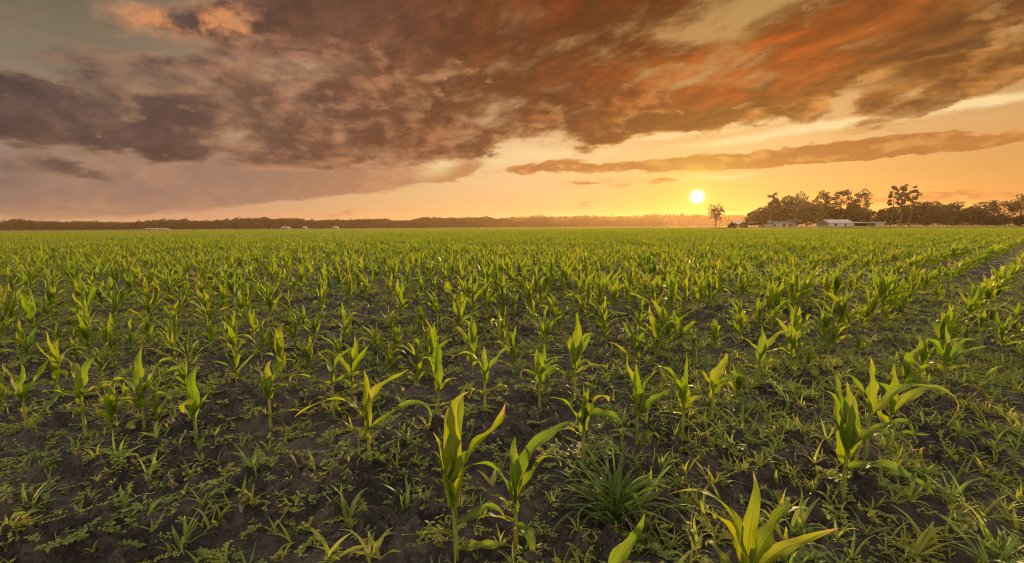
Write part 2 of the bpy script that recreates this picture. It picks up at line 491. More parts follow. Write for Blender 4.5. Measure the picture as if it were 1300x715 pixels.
def mat_soil():
    m, n = new_mat('soil')
    gp = n.node('ShaderNodeNewGeometry').outputs['Position']
    a = n.noise(gp, 1.1, 5, 0.6); b = n.noise(gp, 9.0, 6, 0.62); c = n.noise(gp, 70.0, 5, 0.65)
    col = n.ramp(n.m('MULTIPLY_ADD', a, 0.5, n.m('MULTIPLY', b, 0.5)),
                 [(0.38, (0.007, 0.005, 0.0036, 1)), (0.50, (0.020, 0.0142, 0.0105, 1)), (0.66, (0.066, 0.047, 0.034, 1))])
    col = n.mix(n.smooth(c, 0.55, 0.75), col, (0.10, 0.075, 0.056, 1))
    crust = n.m('MULTIPLY', n.smooth(n.noise(gp, 1.9, 6, 0.65), 0.50, 0.62), n.smooth(c, 0.35, 0.6))
    col = n.mix(n.m('MULTIPLY', crust, 0.55), col, (0.088, 0.062, 0.044, 1))
    v = n.node('ShaderNodeTexVoronoi'); n.put(v.inputs['Vector'], gp); v.inputs['Scale'].default_value = 34.0
    straw = n.smooth(n.noise(n.vm('MULTIPLY', gp, (1.0, 6.0, 1.0)), 26.0, 2, 0.5), 0.70, 0.76)
    col = n.mix(n.m('MULTIPLY', straw, 0.35), col, (0.20, 0.145, 0.09, 1))
    nrm = bump(n, n.m('ADD', n.m('MULTIPLY', c, 0.5), n.m('MULTIPLY_ADD', b, 1.0, n.m('MULTIPLY', v.outputs['Distance'], 0.5))), 1.0, 0.045)
    rough = n.lin(n.noise(gp, 2.3, 4, 0.6), 0.35, 0.65, 0.62, 0.92)
    return finish(m, n, principled(n, col, rough, 0.35, nrm))


def mat_leaf(name, base, trans, tip, rough=0.42, trans_f=0.5, vein=True, spec=0.45, rand=0.5):
    m, n = new_mat(name)
    uv = n.node('ShaderNodeUVMap').outputs[0]
    u, v, _ = n.sep(uv)
    oi = n.node('ShaderNodeObjectInfo').outputs['Random']
    gp = n.node('ShaderNodeNewGeometry').outputs['Position']
    big = n.noise(gp, 2.5, 2, 0.5)
    blot = n.noise(gp, 22.0, 4, 0.6)
    t = n.m('MULTIPLY_ADD', n.m('SUBTRACT', oi, 0.5), rand, n.m('MULTIPLY_ADD', n.m('SUBTRACT', big, 0.5), 0.9, n.m('MULTIPLY', blot, 0.7)))
    hue = n.smooth(t, 0.05, 0.75)
    y1 = tuple(min(1, c * k) for c, k in zip(base[:3], (1.6, 1.28, 0.9))) + (1,)
    y0 = tuple(c * k for c, k in zip(base[:3], (0.72, 0.85, 0.9))) + (1,)
    bc = n.mix(hue, y0, y1)
    z1 = tuple(min(1, c * k) for c, k in zip(trans[:3], (1.45, 1.12, 0.75))) + (1,)
    z0 = tuple(c * k for c, k in zip(trans[:3], (0.75, 0.92, 1.0))) + (1,)
    tcl = n.mix(hue, z0, z1)
    tipf = n.m('MULTIPLY', n.smooth(n.m('MULTIPLY_ADD', n.m('SUBTRACT', blot, 0.5), 0.5, v), 0.86, 1.02), n.smooth(oi, 0.15, 0.6))
    nrm = None
    if vein:
        mid = n.smooth(n.m('ABSOLUTE', n.m('SUBTRACT', u, 0.5)), 0.065, 0.025)
        st = n.m('SINE', n.m('MULTIPLY', u, 60.0))
        bc = n.mix(n.m('MULTIPLY', mid, 0.8), bc, tuple(min(1, c * 2.4) for c in base[:3]) + (1,))
        tcl = n.mix(n.m('MULTIPLY', mid, 0.6), tcl, tuple(c * 0.45 for c in trans[:3]) + (1,))
        tcl = n.mix(n.m('MULTIPLY', n.smooth(st, -0.3, 1.0), 0.5), tcl, tuple(c * 0.5 for c in trans[:3]) + (1,))
        spot = n.smooth(n.noise(gp, 85.0, 2, 0.5), 0.66, 0.74)
        bc = n.mix(n.m('MULTIPLY', spot, 0.7), bc, tip); tcl = n.mix(n.m('MULTIPLY', spot, 0.6), tcl, (0.10, 0.07, 0.02, 1))
        edg = n.m('MULTIPLY', n.smooth(n.m('MULTIPLY_ADD', n.m('SUBTRACT', blot, 0.5), 0.5, n.m('ABSOLUTE', n.m('SUBTRACT', u, 0.5))), 0.46, 0.54), 0.6)
        bc = n.mix(edg, bc, tip)
        nrm = bump(n, n.m('ADD', n.m('MULTIPLY', st, 0.25), n.m('ADD', mid, n.m('MULTIPLY', blot, 1.2))), 0.35, 0.003)
    bc = n.mix(tipf, bc, tip); tcl = n.mix(tipf, tcl, tuple(c * 1.1 for c in tip[:3]) + (1,))
    p = principled(n, bc, rough, spec, nrm)
    tr = n.node('ShaderNodeBsdfTranslucent'); n.put(tr.inputs[0], tcl)
    if nrm is not None: n.put(tr.inputs['Normal'], nrm)
    mx = n.node('ShaderNodeMixShader'); mx.inputs[0].default_value = trans_f
    n.l.new(p, mx.inputs[1]); n.l.new(tr.outputs[0], mx.inputs[2])
    return finish(m, n, mx.outputs[0])


def mat_simple(name, col, rough=0.7, var=0.25, scale=3.0, spec=0.3, bmp=0.0, col2=None):
    m, n = new_mat(name)
    gp = n.node('ShaderNodeNewGeometry').outputs['Position']
    f = n.noise(gp, scale, 6, 0.62)
    c2 = col2 if col2 else tuple(c * (1 - var) for c in col[:3]) + (1,)
    c = n.mix(n.smooth(f, 0.38, 0.64), col, c2)
    return finish(m, n, principled(n, c, rough, spec, bump(n, f, bmp, 0.02) if bmp else None))


M_SOIL = mat_soil()
M_CORN = mat_leaf('corn_leaf', (0.058, 0.085, 0.006, 1), (0.232, 0.308, 0.009, 1), (0.42, 0.25, 0.10, 1), 0.52, 0.50, spec=0.26)
M_STALK = mat_leaf('corn_stalk', (0.15, 0.17, 0.035, 1), (0.40, 0.36, 0.05, 1), (0.16, 0.17, 0.04, 1), 0.45, 0.25, vein=False)
M_WEED = mat_leaf('weed_leaf', (0.140, 0.160, 0.038, 1), (0.33, 0.36, 0.045, 1), (0.26, 0.19, 0.08, 1), 0.58, 0.42, vein=False, spec=0.22)
M_GRASS = mat_leaf('grass_blade', (0.125, 0.150, 0.032, 1), (0.33, 0.38, 0.045, 1), (0.36, 0.26, 0.10, 1), 0.55, 0.42, vein=False, spec=0.22)
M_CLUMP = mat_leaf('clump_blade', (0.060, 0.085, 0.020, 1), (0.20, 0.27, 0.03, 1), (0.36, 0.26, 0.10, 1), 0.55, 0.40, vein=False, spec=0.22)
M_DRY = mat_simple('dry_stalk', (0.16, 0.10, 0.065, 1), 0.85, 0.5, 25.0)
M_BARK = mat_simple('bark', (0.075, 0.05, 0.036, 1), 0.9, 0.5, 1.5, bmp=0.5)
M_WHITE = mat_simple('white_siding', (0.30, 0.28, 0.26, 1), 0.6, 0.10, 0.6)
M_PALE = mat_simple('grey_siding', (0.17, 0.15, 0.135, 1), 0.8, 0.2, 0.6)  # even darker tone of the siding, for the far buildings
M_ROOF = mat_simple('metal_roof', (0.27, 0.255, 0.235, 1), 0.5, 0.15, 0.5, 0.5)
M_GREYR = mat_simple('shingle_roof', (0.20, 0.18, 0.17, 1), 0.9, 0.25, 2.0)
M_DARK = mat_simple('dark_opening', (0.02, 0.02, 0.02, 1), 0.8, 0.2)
M_GLASS = mat_simple('window_glass', (0.03, 0.035, 0.04, 1), 0.12, 0.1, 1.0, 0.6)
M_STEEL = mat_simple('steel', (0.20, 0.20, 0.21, 1), 0.5, 0.2)
M_POLE = mat_simple('pole_wood', (0.10, 0.075, 0.055, 1), 0.85, 0.3, 4.0)
M_PASTURE = mat_simple('pasture', (0.14, 0.12, 0.055, 1), 1.0, 0.4, 0.05, 0.0)
M_VERGE = mat_simple('dry_verge_grass', (0.30, 0.25, 0.11, 1), 0.9, 0.45, 0.9)


def mat_crown(name, col, trans, tf=0.35):
    m, n = new_mat(name)
    gp = n.node('ShaderNodeNewGeometry').outputs['Position']
    f = n.noise(gp, 0.55, 4, 0.6)
    oi = n.node('ShaderNodeObjectInfo').outputs['Random']
    hue = n.smooth(n.m('MULTIPLY_ADD', n.m('SUBTRACT', oi, 0.5), 0.3, f), 0.35, 0.68)
    c = n.mix(hue, tuple(x * 0.65 for x in col[:3]) + (1,), tuple(x * 1.35 for x in col[:3]) + (1,))
    p = principled(n, c, 0.6, 0.25)
    tr = n.node('ShaderNodeBsdfTranslucent'); tr.inputs[0].default_value = trans
    mx = n.node('ShaderNodeMixShader'); mx.inputs[0].default_value = tf
    n.l.new(p, mx.inputs[1]); n.l.new(tr.outputs[0], mx.inputs[2])
    return finish(m, n, mx.outputs[0])


M_PINE = mat_crown('pine_needles', (0.017, 0.021, 0.009, 1), (0.045, 0.04, 0.012, 1), 0.3)
M_BROAD = mat_crown('tree_leaves', (0.022, 0.029, 0.010, 1), (0.06, 0.062, 0.014, 1), 0.35)
M_LIGHT = mat_crown('pale_tree_leaves', (0.042, 0.053, 0.015, 1), (0.12, 0.12, 0.022, 1), 0.4)

m_, n_ = new_mat('standing_water')
gp_ = n_.node('ShaderNodeNewGeometry').outputs['Position']
M_WATER = finish(m_, n_, principled(n_, (0.03, 0.022, 0.016, 1), 0.06, 0.6, bump(n_, n_.noise(gp_, 14.0, 3, 0.5), 0.12, 0.01)))
# ------------------------------------------------------------------ soil: one sheet to the horizon, finest underfoot
def build_soil():
    radii = [0.0]
    r = 0.25
    while r < 3000:
        radii.append(r)
        r *= 1.0042 if r < 9 else (1.009 if r < 40 else 1.05)
        if r < 1.0: r *= 1.03
    radii.append(3000.0)
    radii = np.array(radii[1:])
    # fine in the half the camera faces, coarse behind
    fr = np.radians(np.concatenate([np.arange(-66, 66, 0.22), np.arange(66, 294, 3.0)]))
    na, nr = len(fr), len(radii)
    Rr, Aa = np.meshgrid(radii, fr, indexing='ij')
    X = Rr * np.sin(Aa); Y = Rr * np.cos(Aa)
    Z = soil_height(X, Y)
    co = np.stack([X, Y, Z], -1).reshape(-1, 3)
    co = np.vstack([co, [[0, 0, float(soil_z(0, 0))]]])
    i = np.arange(nr - 1)[:, None]; k = np.arange(na)[None, :]; k2 = (k + 1) % na
    quads = np.stack([i * na + k, i * na + k2, (i + 1) * na + k2, (i + 1) * na + k], -1).reshape(-1, 4)[:, ::-1]
    c = nr * na
    tris = np.stack([np.full(na, c), (np.arange(na) + 1) % na, np.arange(na)], -1)[:, ::-1]
    # winding: face up
    me = bpy.data.meshes.new('soil')
    nv = len(co); nq = len(quads); nt = len(tris)
    me.vertices.add(nv); me.vertices.foreach_set('co', co.astype(np.float32).ravel())
    loops = np.concatenate([quads.ravel(), tris.ravel()]).astype(np.int32)
    me.loops.add(len(loops)); me.loops.foreach_set('vertex_index', loops)
    me.polygons.add(nq + nt)
    ls = np.concatenate([np.arange(nq) * 4, nq * 4 + np.arange(nt) * 3]).astype(np.int32)
    me.polygons.foreach_set('loop_start', ls)
    me.polygons.foreach_set('use_smooth', np.ones(nq + nt, dtype=bool))
    me.materials.append(M_SOIL)
    me.update(calc_edges=True); me.validate()
    if me.polygons[0].normal.z < 0:
        me.flip_normals()
    o = link('soil_ground', me)
    tag(o, kind='structure')
    return o


build_soil()

# ------------------------------------------------------------------ corn
def leaf_strip(mb, p0, az, el0, droop, L, W, fold=0.3, twist=0.0, nseg=12, ncross=4, bend=0.0, wave=0.0, clasp=0.012, curve=1.6, phase=0.0, mi=0, wprof=None, hook=0.0, wig=0.0):
    """One strap leaf: starts at p0 with elevation el0, arches over by droop, tapers to a point."""
    p = Vector(p0); V = []; U = []
    for i in range(nseg + 1):
        s = i / nseg
        e = el0 - droop * s ** curve - hook * max(0.0, (s - 0.58) / 0.42) ** 1.5
        e += wig * math.sin(s * 7.3 + phase * 2.1) * s
        a = az + bend * s * s + wig * 1.3 * math.sin(s * 5.1 + phase * 3.7) * s
        t = Vector((math.cos(a) * math.cos(e), math.sin(a) * math.cos(e), math.sin(e)))
        side = Vector((-math.sin(a), math.cos(a), 0.0))
        nrm = side.cross(t) * -1.0        # upper (inner) side of the leaf
        tw = twist * s
        side2 = side * math.cos(tw) + nrm * math.sin(tw)
        nrm2 = nrm * math.cos(tw) - side * math.sin(tw)
        w = (0.50 + 0.50 * math.sin(math.pi / 2 * min(1.0, s / 0.42))) * max(0.0, 1 - s ** 2.1) ** 0.9 if wprof is None else wprof(s)
        w = max(w * W, 0.0012)
        f = fold + (1.05 - fold) * max(0.0, 1 - s / 0.22)
        for j in range(ncross + 1):
            c = j / ncross * 2 - 1
            ang = f * abs(c)
            off = side2 * (w * 0.5 * c * math.cos(ang * 0.8)) + nrm2 * (w * 0.5 * abs(c) ** 1.5 * math.sin(f))
            if wave and abs(c) > 0.4:
                off += nrm2 * (wave * w * abs(c) * math.sin(s * 17 + phase + (0 if c > 0 else 1.9)) * min(1, s * 3) * (1 - s * 0.5))
            V.append(p + off); U.append((j / ncross, s))
        p = p + t * (L / nseg)
    F = []
    n1 = ncross + 1
    for i in range(nseg):
        for j in range(ncross):
            F.append((i * n1 + j, i * n1 + j + 1, (i + 1) * n1 + j + 1, (i + 1) * n1 + j))
    mb.add(V, F, U, mi)


def random_corn(rng, H=0.5):
    """Leaf list of a young plant of height H: (stalk fraction, azimuth, elevation, droop, length, width, fold, twist, bend, wave)."""
    hs = H * rng.uniform(0.42, 0.52)
    phi = rng.uniform(0, 2 * math.pi)
    leaves = []
    nl = rng.choice([6, 6, 7, 7, 8])
    for i in range(nl):
        q = i / (nl - 1)
        a = phi + (math.pi if i % 2 else 0) + rng.gauss(0, 0.35)
        frac = 0.22 + 0.72 * q
        el = R(44 + 40 * q + rng.gauss(0, 8))
        droop = R(rng.uniform(45, 110) * (1 - q) + rng.uniform(0, 40) * q)
        if rng.random() < 0.22: droop += R(rng.uniform(50, 90))          # now and then a leaf arches right over
        L = H * (0.34 + 0.50 * math.sin(math.pi * min(1, 0.14 + 0.60 * q)) + rng.gauss(0, 0.05))
        W = H * (0.080 + 0.085 * q ** 0.8) * rng.uniform(0.85, 1.25)
        leaves.append((frac, a, el, droop, L, W, rng.uniform(0.15, 0.5), rng.gauss(0, 0.7), rng.gauss(0, 0.35), rng.uniform(0.05, 0.16)))
    # the rolled whorl in the middle
    a = phi + rng.uniform(0.8, 2.2)
    leaves.append((0.97, a, R(rng.uniform(80, 89)), R(rng.uniform(5, 30)), H * rng.uniform(0.42, 0.55), H * rng.uniform(0.10, 0.14), 0.75, rng.gauss(0, 0.6), rng.gauss(0, .3), 0.04))
    return hs, leaves, (rng.gauss(0, 0.05), rng.gauss(0, 0.05))


def stalk_point(hs, lean, f):
    z = hs * f
    return Vector((lean[0] * hs * f * f * 2, lean[1] * hs * f * f * 2, z))


def stalk_mesh(mb, hs, lean, r0=0.0095, n=7, seg=7, mi=0):
    pts = [Vector((0, 0, -0.05))] + [stalk_point(hs, lean, i / seg) for i in range(seg + 1)]
    rad = [r0 * 1.05] + [r0 * (1.0 - 0.45 * i / seg) * (1.12 if i % 2 else 1.0) for i in range(seg + 1)]
    mb.tube(pts, rad, n, mi)


def corn_parts(spec, lod=0):
    """Mesh datablocks of one plant: the stalk and each leaf (lod 0), or one joined mesh (lod 1, 2)."""
    hs, leaves, lean = spec
    if lod == 0:
        out = []
        mb = MB(); stalk_mesh(mb, hs, lean); out.append(('stalk', mb.mesh('corn_stalk', M_STALK)))
        for k, (f, a, e, d, L, W, fo, tw, be, wa) in enumerate(leaves):
            mb = MB(); h_ = math.sin(k * 7.7 + a * 3 + hs * 50); leaf_strip(mb, stalk_point(hs, lean, f), a, e, d, L, W, fo, tw, 18, 6, be, wa * 1.4, phase=k * 1.7 + a, hook=max(-0.25, h_) * 1.8, wig=0.36)
            out.append(('leaf', mb.mesh('corn_leaf', M_CORN)))
        return out
    mb = MB()
    stalk_mesh(mb, hs, lean, n=5 if lod == 1 else 3, seg=3 if lod == 1 else 1, mi=0)
    for k, (f, a, e, d, L, W, fo, tw, be, wa) in enumerate(leaves):
        h_ = math.sin(k * 7.7 + a * 3 + hs * 50); leaf_strip(mb, stalk_point(hs, lean, f), a, e, d, L, W, fo, tw, 8 if lod == 1 else 4, 2, be, 0.0, mi=1, phase=k * 1.7 + a, hook=max(0.0, h_) * 1.7, wig=0.22)
    return mb


def stand_corn(parts, x, y, rz, scale, name='corn_plant'):
    o = empty(name, (x, y, soil_z(x, y) - 0.004), rz)
    o.scale = (scale, scale, scale)
    for nm, me in parts:
        link(nm, me, o)
    return o
rng = random.Random(11)
ORD = ['', 'first', 'second', 'third', 'fourth', 'fifth', 'sixth', 'seventh', 'eighth', 'ninth', 'tenth', 'eleventh', 'twelfth']


def ordinal(n):
    if n < len(ORD): return ORD[n]
    return '%d%s' % (n, 'th' if 10 < n % 100 < 14 else {1: 'st', 2: 'nd', 3: 'rd'}.get(n % 10, 'th'))


D_ = math.radians


def own(hs, leaves, lean=(0.0, 0.0)):
    """A plant measured leaf by leaf: (stalk fraction, azimuth deg, elevation deg, droop deg, length, width, fold, twist, bend)."""
    hi = [q for q in leaves if q[0] >= 0.9]
    nf = {id(q): 1.0 - 0.10 * (len(hi) - 1 - j) for j, q in enumerate(hi)}
    leaves = [(nf.get(id(q), q[0]),) + tuple(q[1:]) for q in leaves]
    return hs * 1.14, [(f, D_(a), D_(e), D_(d), L * 1.12, W * 1.0, fo, tw * 1.5, be, 0.16) for (f, a, e, d, L, W, fo, tw, be) in leaves], lean


# --- the plants at the photographer's feet: where the stalk meets the soil in the photograph, and how each is built
NEAR = [
    ((580, 712), own(0.25, [(0.98, 95, 87, 18, .36, .080, .35, .5, -1.2), (0.95, 178, 76, 8, .21, .080, .55, .3, 0), (0.9, 8, 60, 22, .31, .085, .45, -.6, .2), (.55, 188, 78, 5, .20, .055, .5, .2, 0), (.28, 184, 32, 85, .17, .040, .3, .5, 0), (.42, 0, 34, 42, .18, .034, .3, .6, .2), (.10, 350, 36, 92, .18, .045, .25, .3, 0), (.97, 72, 82, 62, .31, .055, .4, .8, -.4)], (-0.03, 0)),
     'tallest near corn plant with a broad upright twisted yellow-green blade at the bottom centre'),
    ((655, 695), own(0.21, [(.95, 172, 72, 72, .28, .065, .4, .3, .2), (.97, 6, 66, 52, .24, .06, .35, -.5, 0), (1, 40, 84, 140, .34, .06, .3, .4, -.4), (.5, 190, 30, 50, .16, .035, .3, .4, 0), (.45, 300, 22, 112, .14, .045, .3, .3, 0), (.6, 170, 52, 10, .11, .03, .4, 0, 0), (.9, 100, 80, 15, .17, .05, .6, 0, 0)]),
     'corn plant with one leaf arching right, just right of the tallest near plant'),
    ((740, 612), own(0.20, [(1, 172, 54, -4, .20, .038, .5, .2, 0), (1, 22, 60, 45, .17, .075, .35, -.5, 0), (.95, 342, 28, 78, .18, .055, .3, .5, 0), (.75, 150, 86, 6, .19, .065, .6, 0, 0), (.7, 40, 84, 10, .18, .06, .6, 0, 0), (.6, 185, 40, 60, .13, .035, .3, .3, 0), (.3, 10, 35, 80, .13, .03, .3, .3, 0)]),
     'corn plant with its leaves splayed flat at the top, behind the dense grass clump'),
    ((808, 574), own(0.17, [(.98, 160, 76, -8, .28, .085, .45, .4, -.4), (.98, 18, 72, 28, .21, .075, .4, -.5, 0), (.8, 4, 46, 12, .18, .055, .4, .4, .2), (.9, 95, 86, 10, .2, .06, .7, 0, 0), (.35, 190, 30, 70, .14, .035, .3, .4, 0), (.3, 330, 30, 90, .13, .03, .3, .2, 0)]),
     'corn plant with two broad pale blades opened in a V above the dense grass clump'),
    ((866, 562), own(0.19, [(.95, 168, 76, 12, .22, .075, .4, .3, 0), (.98, 265, 82, 60, .2, .075, .3, .2, 0), (1, 65, 85, 4, .24, .035, .6, .2, 0), (.7, 8, 50, 70, .15, .04, .3, .4, 0), (.6, 190, 28, 40, .15, .04, .3, .4, 0), (.96, 160, 70, 90, .27, .055, .3, .3, .4), (.3, 20, 25, 60, .12, .03, .3, .3, 0)]),
     'corn plant with a folded blocky top and a thin spike, right of the V-shaped plant'),
    ((904, 530), own(0.17, [(1, 40, 76, 55, .22, .075, .35, .4, -.3), (.9, 4, 36, 86, .22, .045, .3, .3, 0), (.8, 178, 70, 20, .16, .055, .5, .2, 0), (.7, 20, 45, 20, .17, .04, .4, .5, 0), (.5, 350, 30, 95, .19, .04, .3, .3, 0), (.3, 200, 30, 80, .12, .03, .3, .3, 0)]),
     'corn plant with leaves all bending right, in weedy ground right of centre'),
    ((963, 493), own(0.17, [(1, 60, 84, 16, .24, .075, .4, .5, 0), (.97, 12, 66, 105, .32, .05, .3, .3, 0), (.9, 168, 58, 5, .17, .04, .4, .3, 0), (.6, 355, 40, 70, .16, .045, .3, .4, 0), (.55, 190, 34, 60, .17, .045, .3, .4, 0), (.3, 20, 30, 70, .13, .03, .3, .3, 0)]),
     'corn plant with one thin leaf arching far right, on bare soil right of centre'),
    ((1003, 478), own(0.18, [(1, 80, 86, 10, .22, .075, .5, .2, 0), (.97, 14, 75, 150, .30, .05, .3, .5, .3), (.7, 184, 40, 105, .24, .045, .3, .4, 0), (.6, 350, 40, 90, .20, .04, .3, .3, 0), (.9, 185, 76, 10, .16, .05, .5, .2, 0)]),
     'corn plant with a crumpled top curling over to the right and a leaf hanging left'),
    ((1069, 646), own(0.20, [(.95, 255, 85, 18, .25, .095, .3, .3, 0), (.97, 166, 76, 2, .27, .055, .5, .3, 0), (1, 338, 62, 130, .26, .055, .3, .3, 0), (.98, 60, 84, 20, .23, .08, .4, .2, 0), (.5, 328, 30, 90, .27, .06, .3, .4, 0), (.9, 120, 82, 40, .26, .07, .3, .3, 0), (.3, 190, 25, 60, .14, .03, .3, .3, 0)]),
     'broad-leaved corn plant with a wide glowing blade facing forward, at the lower right'),
    ((1097, 606), own(0.20, [(.9, 0, 50, 76, .33, .045, .3, .4, 0), (.95, 160, 72, 40, .2, .05, .4, .2, 0), (1, 80, 84, 15, .2, .06, .5, .2, 0), (.5, 345, 40, 100, .22, .04, .3, .3, 0), (.4, 200, 40, 60, .14, .03, .3, .3, 0)]),
     'corn plant half hidden behind the broad-leaved one, with a long leaf reaching right'),
    ((1126, 580), own(0.20, [(.98, 165, 74, 4, .18, .065, .4, .2, 0), (1, 60, 86, 4, .20, .05, .5, .2, 0), (.85, 2, 46, 98, .40, .048, .3, .5, -.1), (.6, 190, 50, 60, .18, .04, .3, .3, 0), (.4, 340, 30, 70, .15, .03, .3, .3, 0)]),
     'rearmost of three clustered corn plants at lower right, one long leaf arching right'),
    ((943, 775), own(0.11, [(.98, 165, 70, -6, .23, .075, .45, .3, 0), (.98, 20, 50, 4, .27, .075, .45, -.3, 0), (.9, 140, 82, 130, .33, .055, .3, .4, .5), (.95, 50, 74, 5, .25, .05, .5, .2, 0), (.7, 2, 44, 50, .28, .042, .3, .6, 0), (.5, 120, 40, 60, .16, .04, .3, .3, 0)]),
     'large corn plant cut off by the bottom edge at right, its blades spread wide'),
    ((768, 800), own(0.08, [(.95, 35, 58, 8, .215, .055, .55, .3, -.2), (.8, 170, 30, 60, .2, .05, .3, .2, 0), (.7, 340, 20, 40, .12, .05, .3, .2, 0)]),
     'corn plant showing only one pointed blade above the bottom edge'),
    ((470, 602), own(0.19, [(1, 10, 86, 92, .35, .065, .35, .5, -.2), (.97, 120, 84, 10, .24, .05, .5, .6, -.8), (.9, 181, 56, 150, .35, .052, .3, .4, 0), (.82, 4, 42, 88, .34, .04, .3, .5, 0), (.6, 300, 60, 60, .1, .04, .4, .2, 0), (.15, 330, 40, 90, .12, .045, .3, .3, 0)]),
     'corn plant with one leaf drooping left and one arching right, left of centre'),
    ((424, 534), own(0.18, [(.98, 160, 80, 40, .2, .055, .4, .5, 0), (.85, 184, 30, 50, .25, .05, .3, .3, 0), (.85, 2, 34, 62, .24, .05, .3, .4, 0), (1, 30, 74, 60, .22, .045, .4, .5, 0), (.5, 340, 30, 80, .14, .03, .3, .3, 0), (.4, 200, 30, 80, .14, .03, .3, .3, 0)]),
     'corn plant with yellowed top leaves and two leaves held out level, left of centre'),
    ((557, 528), own(0.18, [(1, 85, 88, 10, .32, .065, .4, .8, .3), (.95, 170, 74, 0, .2, .08, .4, .3, 0), (.8, 10, 60, 30, .14, .04, .4, .3, 0), (.4, 345, 35, 90, .18, .035, .3, .3, 0), (.4, 190, 30, 70, .14, .03, .3, .3, 0)]),
     'corn plant ending in a thin upright spike beside one short broad blade, near the centre'),
    ((616, 526), own(0.18, [(.98, 172, 76, 112, .29, .05, .3, .4, 0), (.98, 12, 60, 55, .24, .05, .3, .4, 0), (.8, 100, 84, 20, .2, .06, .5, .2, 0), (.5, 355, 35, 80, .17, .035, .3, .3, 0), (.45, 190, 35, 40, .16, .055, .3, .3, 0)]),
     'corn plant with its leaves forming an arch both ways, just behind the tallest near plant'),
    ((685, 523), own(0.17, [(1, 85, 88, 8, .19, .08, .5, .1, 0), (.98, 175, 82, 8, .18, .07, .5, .1, 0), (.95, 20, 60, 95, .22, .05, .3, .3, 0), (.5, 10, 40, 70, .16, .04, .3, .3, 0), (.45, 185, 40, 80, .15, .035, .3, .3, 0)]),
     'narrow upright corn plant with closed blades, behind the arching-leaved one right of the tallest'),
    ((730, 509), own(0.22, [(1, 70, 86, 18, .33, .09, .4, .4, 0), (.95, 20, 72, 40, .24, .07, .4, .3, 0), (.7, 6, 40, 70, .2, .045, .3, .4, 0), (.65, 185, 30, 40, .2, .05, .3, .3, 0), (.4, 340, 30, 90, .16, .035, .3, .3, 0), (.35, 190, 25, 80, .14, .03, .3, .3, 0)]),
     'tall corn plant with a large rolled yellow blade, in the middle of the field'),
    ((344, 545), own(0.19, [(.98, 152, 78, 40, .19, .08, .3, .2, 0), (.98, 20, 70, 34, .25, .085, .35, -.3, 0), (.8, 8, 52, 20, .13, .06, .4, .2, 0), (.9, 90, 86, 10, .16, .06, .6, 0, 0), (.3, 355, 40, 95, .17, .035, .3, .3, 0), (.3, 190, 60, 140, .14, .045, .3, .3, 0)]),
     'corn plant with a broad tan-tipped blade, left of the bare patch'),
    ((250, 566), own(0.17, [(1, 110, 86, 20, .26, .07, .45, .4, -.5), (.95, 10, 56, 6, .24, .035, .5, .2, 0), (.9, 280, 62, 145, .21, .075, .25, .2, 0), (.7, 180, 60, 60, .14, .04, .3, .2, 0), (.1, 320, 40, 120, .16, .05, .25, .3, 0)]),
     'corn plant with a wide leaf folded down in front, nearest of the left-hand group'),
    ((184, 548), own(0.22, [(.98, 165, 62, 90, .26, .055, .3, .4, 0), (1, 20, 70, 60, .30, .055, .35, .3, 0), (.95, 10, 48, 50, .32, .05, .35, .4, 0), (.8, 200, 50, 60, .24, .05, .3, .3, 0), (1, 90, 86, 15, .22, .06, .5, .2, 0), (.6, 350, 50, 80, .2, .045, .3, .3, 0), (.5, 182, 60, 120, .18, .04, .3, .3, 0)]),
     'bushy corn plant with many arching leaves, thickest of the left-hand group'),
    ((108, 547), own(0.20, [(1, 60, 84, 14, .25, .085, .4, .4, -.4), (.9, 182, 34, 62, .19, .055, .3, .3, 0), (.9, 2, 34, 62, .2, .05, .3, .3, 0), (.85, 262, 50, 150, .2, .08, .25, .2, 0), (.98, 150, 74, 95, .27, .05, .3, .4, 0), (.5, 300, 40, 90, .15, .04, .3, .3, 0)]),
     'corn plant with one tall oval blade and leaves spread level both sides, far left'),
    ((35, 549), own(0.17, [(.95, 164, 64, 6, .22, .06, .4, .2, 0), (.95, 10, 58, 32, .30, .065, .4, .3, 0), (.8, 178, 52, 100, .22, .05, .3, .3, 0), (1, 80, 84, 10, .16, .05, .6, .2, 0), (.4, 0, 40, 80, .14, .03, .3, .3, 0)]),
     'corn plant with two leaves spread in an open V at the left edge'),
    ((1197, 497), own(0.19, [(.95, 168, 66, 20, .26, .065, .35, .3, 0), (.9, 14, 50, 50, .28, .05, .35, .3, 0), (.9, 260, 80, 10, .16, .06, .4, .1, 0), (1, 70, 84, 10, .2, .05, .5, .2, 0), (.8, 6, 38, 60, .28, .045, .3, .4, 0), (.5, 345, 40, 80, .17, .04, .3, .3, 0)]),
     'first corn plant at the near end of the right-hand row, a leaf pointing left'),
]
